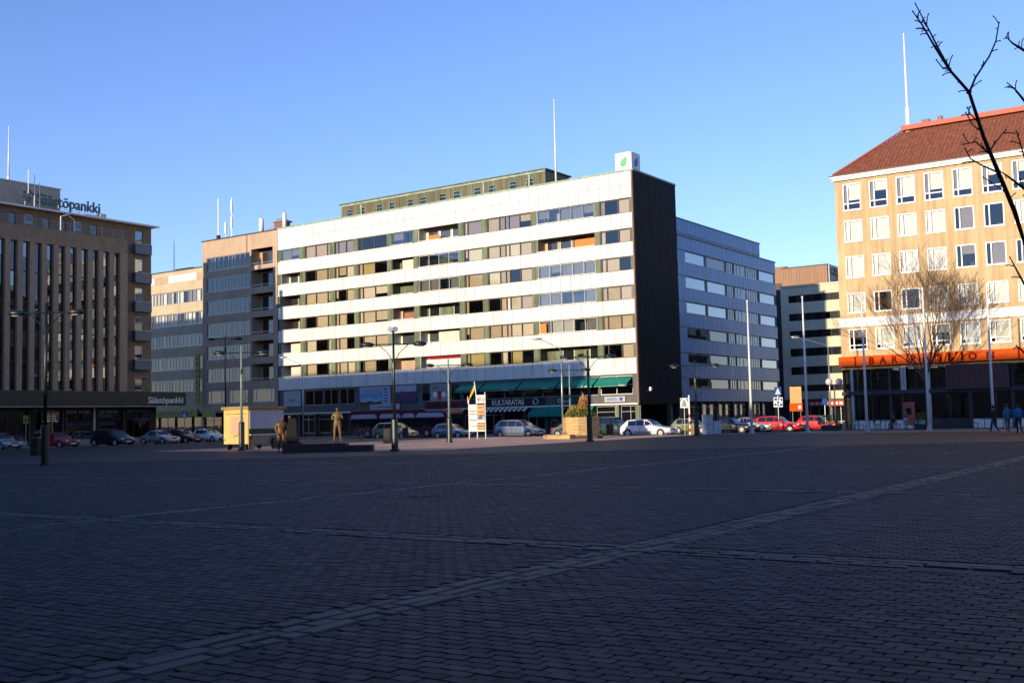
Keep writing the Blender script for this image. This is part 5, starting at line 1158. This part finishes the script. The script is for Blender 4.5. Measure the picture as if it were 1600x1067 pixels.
MB().cbox(0, .82, 0, .55, 0.02, 1.55, .02).build('case', m_graff, k); MB().box(-.03, .85, -.03, .58, 1.55, 1.6).build('lid', m_galv, k); MB().box(.40, .415, -.008, 0, .1, 1.5).build('door_seam', m_dark, k)
k = T('utility_cabinet', 'lower sprayed cabinet joined to the right of the tall one', 'cabinet', (-36.9, 82.5, 0), PA)
MB().cbox(0, .62, 0, .5, 0.02, 1.02, .02).build('case', m_graff, k); MB().box(-.03, .65, -.03, .53, 1.02, 1.06).build('lid', m_galv, k)
k = T('litter_bin', 'squat bin with a yellow-brown lid at the foot of the red and white pole', 'bin', (-40.55, 85.2, -.12), PA)
MB().cbox(-.45, .55, -.3, .3, .05, .8, .03).build('body', M('skip_olive', (.25, .22, .08), .6, .2), k); MB().box(-.5, .6, -.35, .35, .8, .9).build('lid', m_yelsign, k)

# ------------------------------------------------------------------ cafe terrace
rf = random.Random(21)
spots = [(-29.3, 93.3), (-27.6, 93.8), (-26.1, 93.2), (-24.6, 94.0), (-21.2, 93.6), (-18.4, 93.8), (-16.9, 93.2), (-15.2, 93.8)]
where = ['beside the globe lamp', 'second from the globe lamp', 'third from the globe lamp', 'left of the red door', 'right of the red door, behind the tree', 'below the left half of the pink louvres', 'below the middle of the pink louvres', 'below the right end of the pink louvres']
def cafe_chair(label, loc, rz):
    t = T('cafe_chair', label, 'chair', loc, rz, 'terrace chairs')
    MB().box(-.2, .2, -.2, .2, .43, .47).build('seat', m_dark, t); MB().box(-.2, .2, .17, .21, .55, .9).build('backrest', m_dark, t)
    for x_, y_ in ((-.18, -.18), (.18, -.18), (-.18, .18), (.18, .18)): MB().tube([(x_, y_, 0), (x_, y_, .45 if y_ < 0 else .9)], .016, 5).build('leg', m_dark, t)
for (u, v), wv in zip(spots, where):
    t = T('cafe_table', 'round dark terrace table '+wv, 'table', (u, v, 0), 0, 'terrace tables')
    MB().lathe([(.42, .71), (.42, .74)], 16).build('tabletop', m_dark, t); MB().tube([(0, 0, .02), (0, 0, .71)], .03, 6).build('stem', m_dark, t); MB().lathe([(.24, 0), (.22, .03)], 12).build('foot', m_dark, t)
    for q, side in ((0.4, 'right'), (3.6, 'left')):
        cafe_chair(f'dark chair {side} of the table '+wv, (u+.72*math.cos(q), v+.72*math.sin(q), 0), q-math.pi/2+rf.uniform(-.3, .3))
for u, v, w_, lab in ((-30.4, 92.2, 1.6, 'dark clipped hedge trough at the left end of the terrace'), (-22.9, 92.4, 1.2, 'dark clipped hedge trough at the foot of the bare tree')):
    t = T('hedge_trough', lab, 'planter', (u, v, 0)); MB().cbox(-w_/2, w_/2, -.25, .25, 0, .45, .02).build('trough', m_black, t)
    b = MB()
    for _ in range(500):
        p = Vector((rp_.uniform(-w_/2, w_/2), rp_.uniform(-.28, .28), rp_.uniform(.45, 1.35))); a_ = Vector((rp_.gauss(0, 1), rp_.gauss(0, 1), rp_.gauss(0, 1))).normalized(); c_ = a_.orthogonal().normalized(); b.face([p-a_*.06, p+c_*.03, p+a_*.06, p-c_*.03])
    tag(b.build('foliage', m_leaf, t), kind='stuff')

# ------------------------------------------------------------------ people
def cl(n, c): return M(n, c, .85, .1, 6)
navy, teal, blue_, grey, blk, whit = cl('navy_cloth', (.015, .02, .06)), cl('teal_cloth', (.02, .17, .25)), cl('blue_cloth', (.01, .13, .33)), cl('grey_cloth', (.10, .10, .11)), cl('black_cloth', (.01, .01, .012)), cl('white_cloth', (.6, .6, .58))
walk = dict(knL=(.10, -.10, .52), anL=(.10, -.20, .10), toL=(.11, -.36, .05), knR=(-.10, .0, .50), anR=(-.10, .26, .14), toR=(-.11, .16, .04), elL=(.25, .10, 1.15), wrL=(.25, .06, .92), paL=(.25, .05, .85), elR=(-.25, -.03, 1.14), wrR=(-.25, -.17, .93), paR=(-.25, -.2, .86))
walk2 = dict(walk, knL=(.10, .0, .50), anL=(.10, .22, .13), toL=(.11, .12, .04), knR=(-.10, -.10, .52), anR=(-.10, -.18, .10), toR=(-.11, -.34, .05))
AW = PA + math.pi
figure('person', 'person in dark jacket and navy trousers walking, leftmost of the three', 'person', (-13.9, 73.6, 0), AW+.5, dict(skin=m_skin, top=blk, bottom=navy, shoe=whit, hair=m_hair), walk, 1.82, 1.1, 'people crossing the square', m_hair)
figure('person', 'person in teal shirt and grey trousers walking in the middle of the three', 'person', (-13.1, 73.6, 0), AW, dict(skin=m_skin, top=teal, bottom=grey, shoe=whit, hair=m_hair), walk2, 1.88, 1.1, 'people crossing the square', m_hair)
figure('person', 'person in bright blue jacket and black trousers, rightmost of the three', 'person', (-12.45, 73.5, 0), AW-.1, dict(skin=m_skin, top=blue_, bottom=blk, shoe=blk, hair=m_hair), dict(walk, knL=(.08, -.02, .5), anL=(.08, .02, .09), toL=(.09, -.14, .04)), 1.85, 1.25, 'people crossing the square', m_hair)
sit = dict(pel=(0, 0, .52), spi=(0, .02, .70), che=(0, .0, .90), nec=(0, -.02, 1.07), hd0=(0, -.04, 1.14), hd1=(0, -.05, 1.22), hd2=(0, -.04, 1.295), nose=(0, -.16, 1.20), shL=(.17, 0, .99), shR=(-.17, 0, .99), elL=(.24, -.05, .74), wrL=(.16, -.28, .68), paL=(.13, -.34, .68), elR=(-.24, -.05, .74), wrR=(-.16, -.28, .68), paR=(-.13, -.34, .68),
           hiL=(.095, -.04, .50), hiR=(-.095, -.04, .50), knL=(.11, -.44, .52), knR=(-.11, -.44, .52), anL=(.11, -.42, .09), anR=(-.11, -.42, .09), toL=(.12, -.58, .035), toR=(-.12, -.58, .035))
figure('person', 'person in dark clothes sitting at a terrace table under the long window', 'person', (-26.1+.72*math.cos(.4), 93.2+.72*math.sin(.4), 0.0), .4-math.pi/2, dict(skin=m_skin, top=blk, bottom=grey, shoe=blk, hair=m_hair), sit, 1.78, 1.1, None, m_hair)
figure('person', 'person in grey top standing at the red door', 'person', (-24.9, 94.9, 0), PA, dict(skin=m_skin, top=grey, bottom=whit, shoe=blk, hair=m_hair), None, 1.7, 1.0, None, m_hair)

# ------------------------------------------------------------------ trees
def grow(b, p, d, r, ln, lvl, rnd, spread=.55, up_=.12, maxl=6):
    n = 3; pts = [p]; rr = [r]
    for q in range(n):
        d = (d + Vector((rnd.gauss(0, .10), rnd.gauss(0, .10), rnd.gauss(0, .06)+up_*.3))).normalized(); p = p + d*ln/n; pts.append(p); rr.append(max(.009, r*(1-.32*(q+1)/n)) if maxl == 7 else r*(1-.32*(q+1)/n))
    b.tube(pts, rr, 6 if r > .03 else 4 if r > .012 else 3, False)
    if lvl >= maxl: return
    k = rnd.choice((2, 2, 3)) if lvl < maxl-1 else 3
    for q in range(k):
        sp = rnd.uniform(.5, 1.0)*spread; ax = d.orthogonal().normalized(); ax.rotate(Matrix.Rotation(rnd.uniform(0, 2*math.pi), 3, d))
        nd = (d*math.cos(sp) + ax*math.sin(sp)); nd = (nd + Vector((0, 0, up_))).normalized()
        st = pts[-1] if q < 2 else pts[rnd.choice((1, 2))]
        grow(b, st, nd, rr[-1]*rnd.uniform(.62, .82), ln*rnd.uniform(.68, .92), lvl+1, rnd, spread, up_, maxl)
def bare_tree(label, loc, trunk_h, r, ln, seed, limbs=6, spread=.5, maxl=6):
    rnd = random.Random(seed); t = T('bare_tree', label, 'tree', loc)
    tk = MB(); tk.tube([(0, 0, -.1), (.02, .02, trunk_h*.5), (0, .03, trunk_h)], [r*1.25, r, r*.9], 10); tk.build('trunk', m_bark, t, smooth=True)
    b = MB()
    for q in range(limbs):
        a = 2*math.pi*q/limbs+rnd.uniform(-.3, .3); el = rnd.uniform(.85, 1.3) if q else 1.45
        grow(b, Vector((0, .03, trunk_h*rnd.uniform(.86, 1.0))), Vector((math.cos(a)*math.cos(el), math.sin(a)*math.cos(el), math.sin(el))), r*.5, ln*rnd.uniform(.85, 1.25), 1, rnd, spread, .13, maxl)
    b.build('crown', m_twig, t)
    return t
bare_tree('bare leafless tree with fine twigs before the bar sign', (-22.1, 91.0, 0), 4.3, .16, 2.2, 8, 10, .54, 7)
# near tree: trunk stands right of the picture, its boughs reach into the upper right corner
def near_tree():
    t = T('bare_tree', 'near tree whose dark bare boughs reach into the upper right corner', 'tree', (3.2, 8.6, 0))
    base = Vector((3.2, 8.6, 0)); rnd = random.Random(12)
    def at(x, y, d):      # a point of the bough, d metres ahead
        c = rt*((x-800)/1692.2) - up*((y-533.5)/1692.2) + fw
        return Vector((0, 0, 1.6)) + c*d - base
    MB().tube([(0, 0, -.1), (-.03, 0, 1.0), (0, .04, 2.0), (-.06, .02, 2.5)], [.13, .10, .085, .07], 10).build('trunk', m_bark, t, smooth=True)
    fork = Vector((-.06, .02, 2.5))
    def limb(pts, r0, r1, buds=5, first=None):
        P = ([first] if first else []) + pts; n = len(P); b = MB(); b.tube(P, [r0+(r1-r0)*k_/(n-1) for k_ in range(n)], 7)
        for k_ in range(1, n):
            for _ in range(buds):
                q = P[k_-1].lerp(P[k_], rnd.random()); dd = (P[k_]-P[k_-1]).normalized(); s = dd.orthogonal().normalized(); s.rotate(Matrix.Rotation(rnd.uniform(0, 6.28), 3, dd)); e = q+(dd*.6+s).normalized()*rnd.uniform(.02, .075)
                b.tube([q, q.lerp(e, .6)+dd*.006, e], [.0035, .0028, .0036], 4)
        tip = P[-1]; b.sphere(tuple(tip), r1*1.7, 6, 4)
        return b.build('bough', m_bark, t)
    A = [at(1612, 415, 6.2), at(1585, 330, 6.1), at(1558, 265, 6.05), at(1537, 215, 6.0), at(1514, 144, 5.95)]
    limb(A, .0165, .009, 1, fork)
    limb([at(1514, 144, 5.95), at(1484, 110, 5.9), at(1462, 76, 5.85), at(1440, 38, 5.8), at(1426, 18, 5.78)], 0.0087, 0.0029, 4)
    limb([at(1486, 112, 5.9), at(1468, 80, 5.95), at(1452, 48, 6.0), at(1430, 6, 6.05)], 0.0068, 0.0029, 4)
    limb([at(1514, 146, 5.95), at(1524, 122, 6.0), at(1546, 88, 6.1), at(1556, 65, 6.15), at(1561, 36, 6.2)], 0.0068, 0.0032, 2)
    limb([at(1486, 108, 5.9), at(1474, 108, 5.88), at(1463, 94, 5.86)], 0.0043, 0.0029, 0)
    limb([at(1545, 240, 6.02), at(1525, 222, 6.0), at(1505, 226, 5.95)], 0.0050, 0.0028, 2)
    limb([at(1560, 270, 6.05), at(1533, 258, 6.0), at(1516, 248, 5.95), at(1508, 232, 5.9)], 0.0050, 0.0028, 1)
    limb([at(1545, 238, 6.02), at(1556, 222, 6.06), at(1572, 203, 6.1)], 0.0050, 0.0028, 1)
    limb([at(1527, 190, 5.98), at(1516, 178, 5.95), at(1511, 168, 5.9)], 0.0037, 0.0028, 1)
    limb([at(1533, 205, 5.98), at(1520, 196, 5.95), at(1509, 176, 5.9)], 0.0037, 0.0028, 1)
    limb([at(1570, 300, 6.06), at(1553, 288, 6.0), at(1536, 277, 5.95)], 0.0031, 0.0028, 0)
    B_ = [at(1640, 330, 6.6), at(1615, 305, 6.5), at(1596, 292, 6.45), at(1575, 276, 6.4), at(1563, 268, 6.35)]
    limb(B_, .016, .003, 2, fork)
    limb([at(1650, 240, 6.9), at(1618, 180, 6.8), at(1598, 155, 6.75), at(1586, 140, 6.7), at(1574, 130, 6.7)], 0.0161, 0.0029, 2, fork)
    limb([at(1640, 110, 7.0), at(1600, 79, 6.9), at(1582, 68, 6.9), at(1572, 58, 6.9)], 0.0149, 0.0029, 3, at(1660, 250, 7.0))
    limb([at(1605, 262, 6.5), at(1596, 230, 6.5), at(1588, 205, 6.5)], 0.0074, 0.0029, 2, at(1640, 330, 6.6))
    limb([at(1640, 520, 6.3), at(1604, 450, 6.3), at(1590, 425, 6.3), at(1578, 402, 6.3)], 0.0124, 0.0029, 1, fork)
    limb([at(1660, 620, 6.0), at(1606, 557, 6.0), at(1594, 545, 6.0), at(1588, 540, 6.0)], 0.0099, 0.0029, 1, Vector((-.03, 0, 1.9)))
    for q in range(4):     # the rest of the crown, right of and above the picture
        b = MB(); a = -0.6+q*.75; grow(b, fork.copy(), Vector((math.cos(a)*.6, math.sin(a)*.6, .75)).normalized(), .05, 1.0, 2, rnd, .5, .1, 5); b.build('bough', m_bark, t)
near_tree()

t = T('slot_drain', 'dark slotted drain grate let into the paving, mid square', 'drain', (-14.7, 18.0, 0), math.radians(33))
MB().box(-.36, .36, -.09, .09, -.01, .003).build('frame', m_grime, t)
for q in range(12): MB().box(-.33+q*.056, -.305+q*.056, -.07, .07, .003, .006).build('bar', m_grime, t)
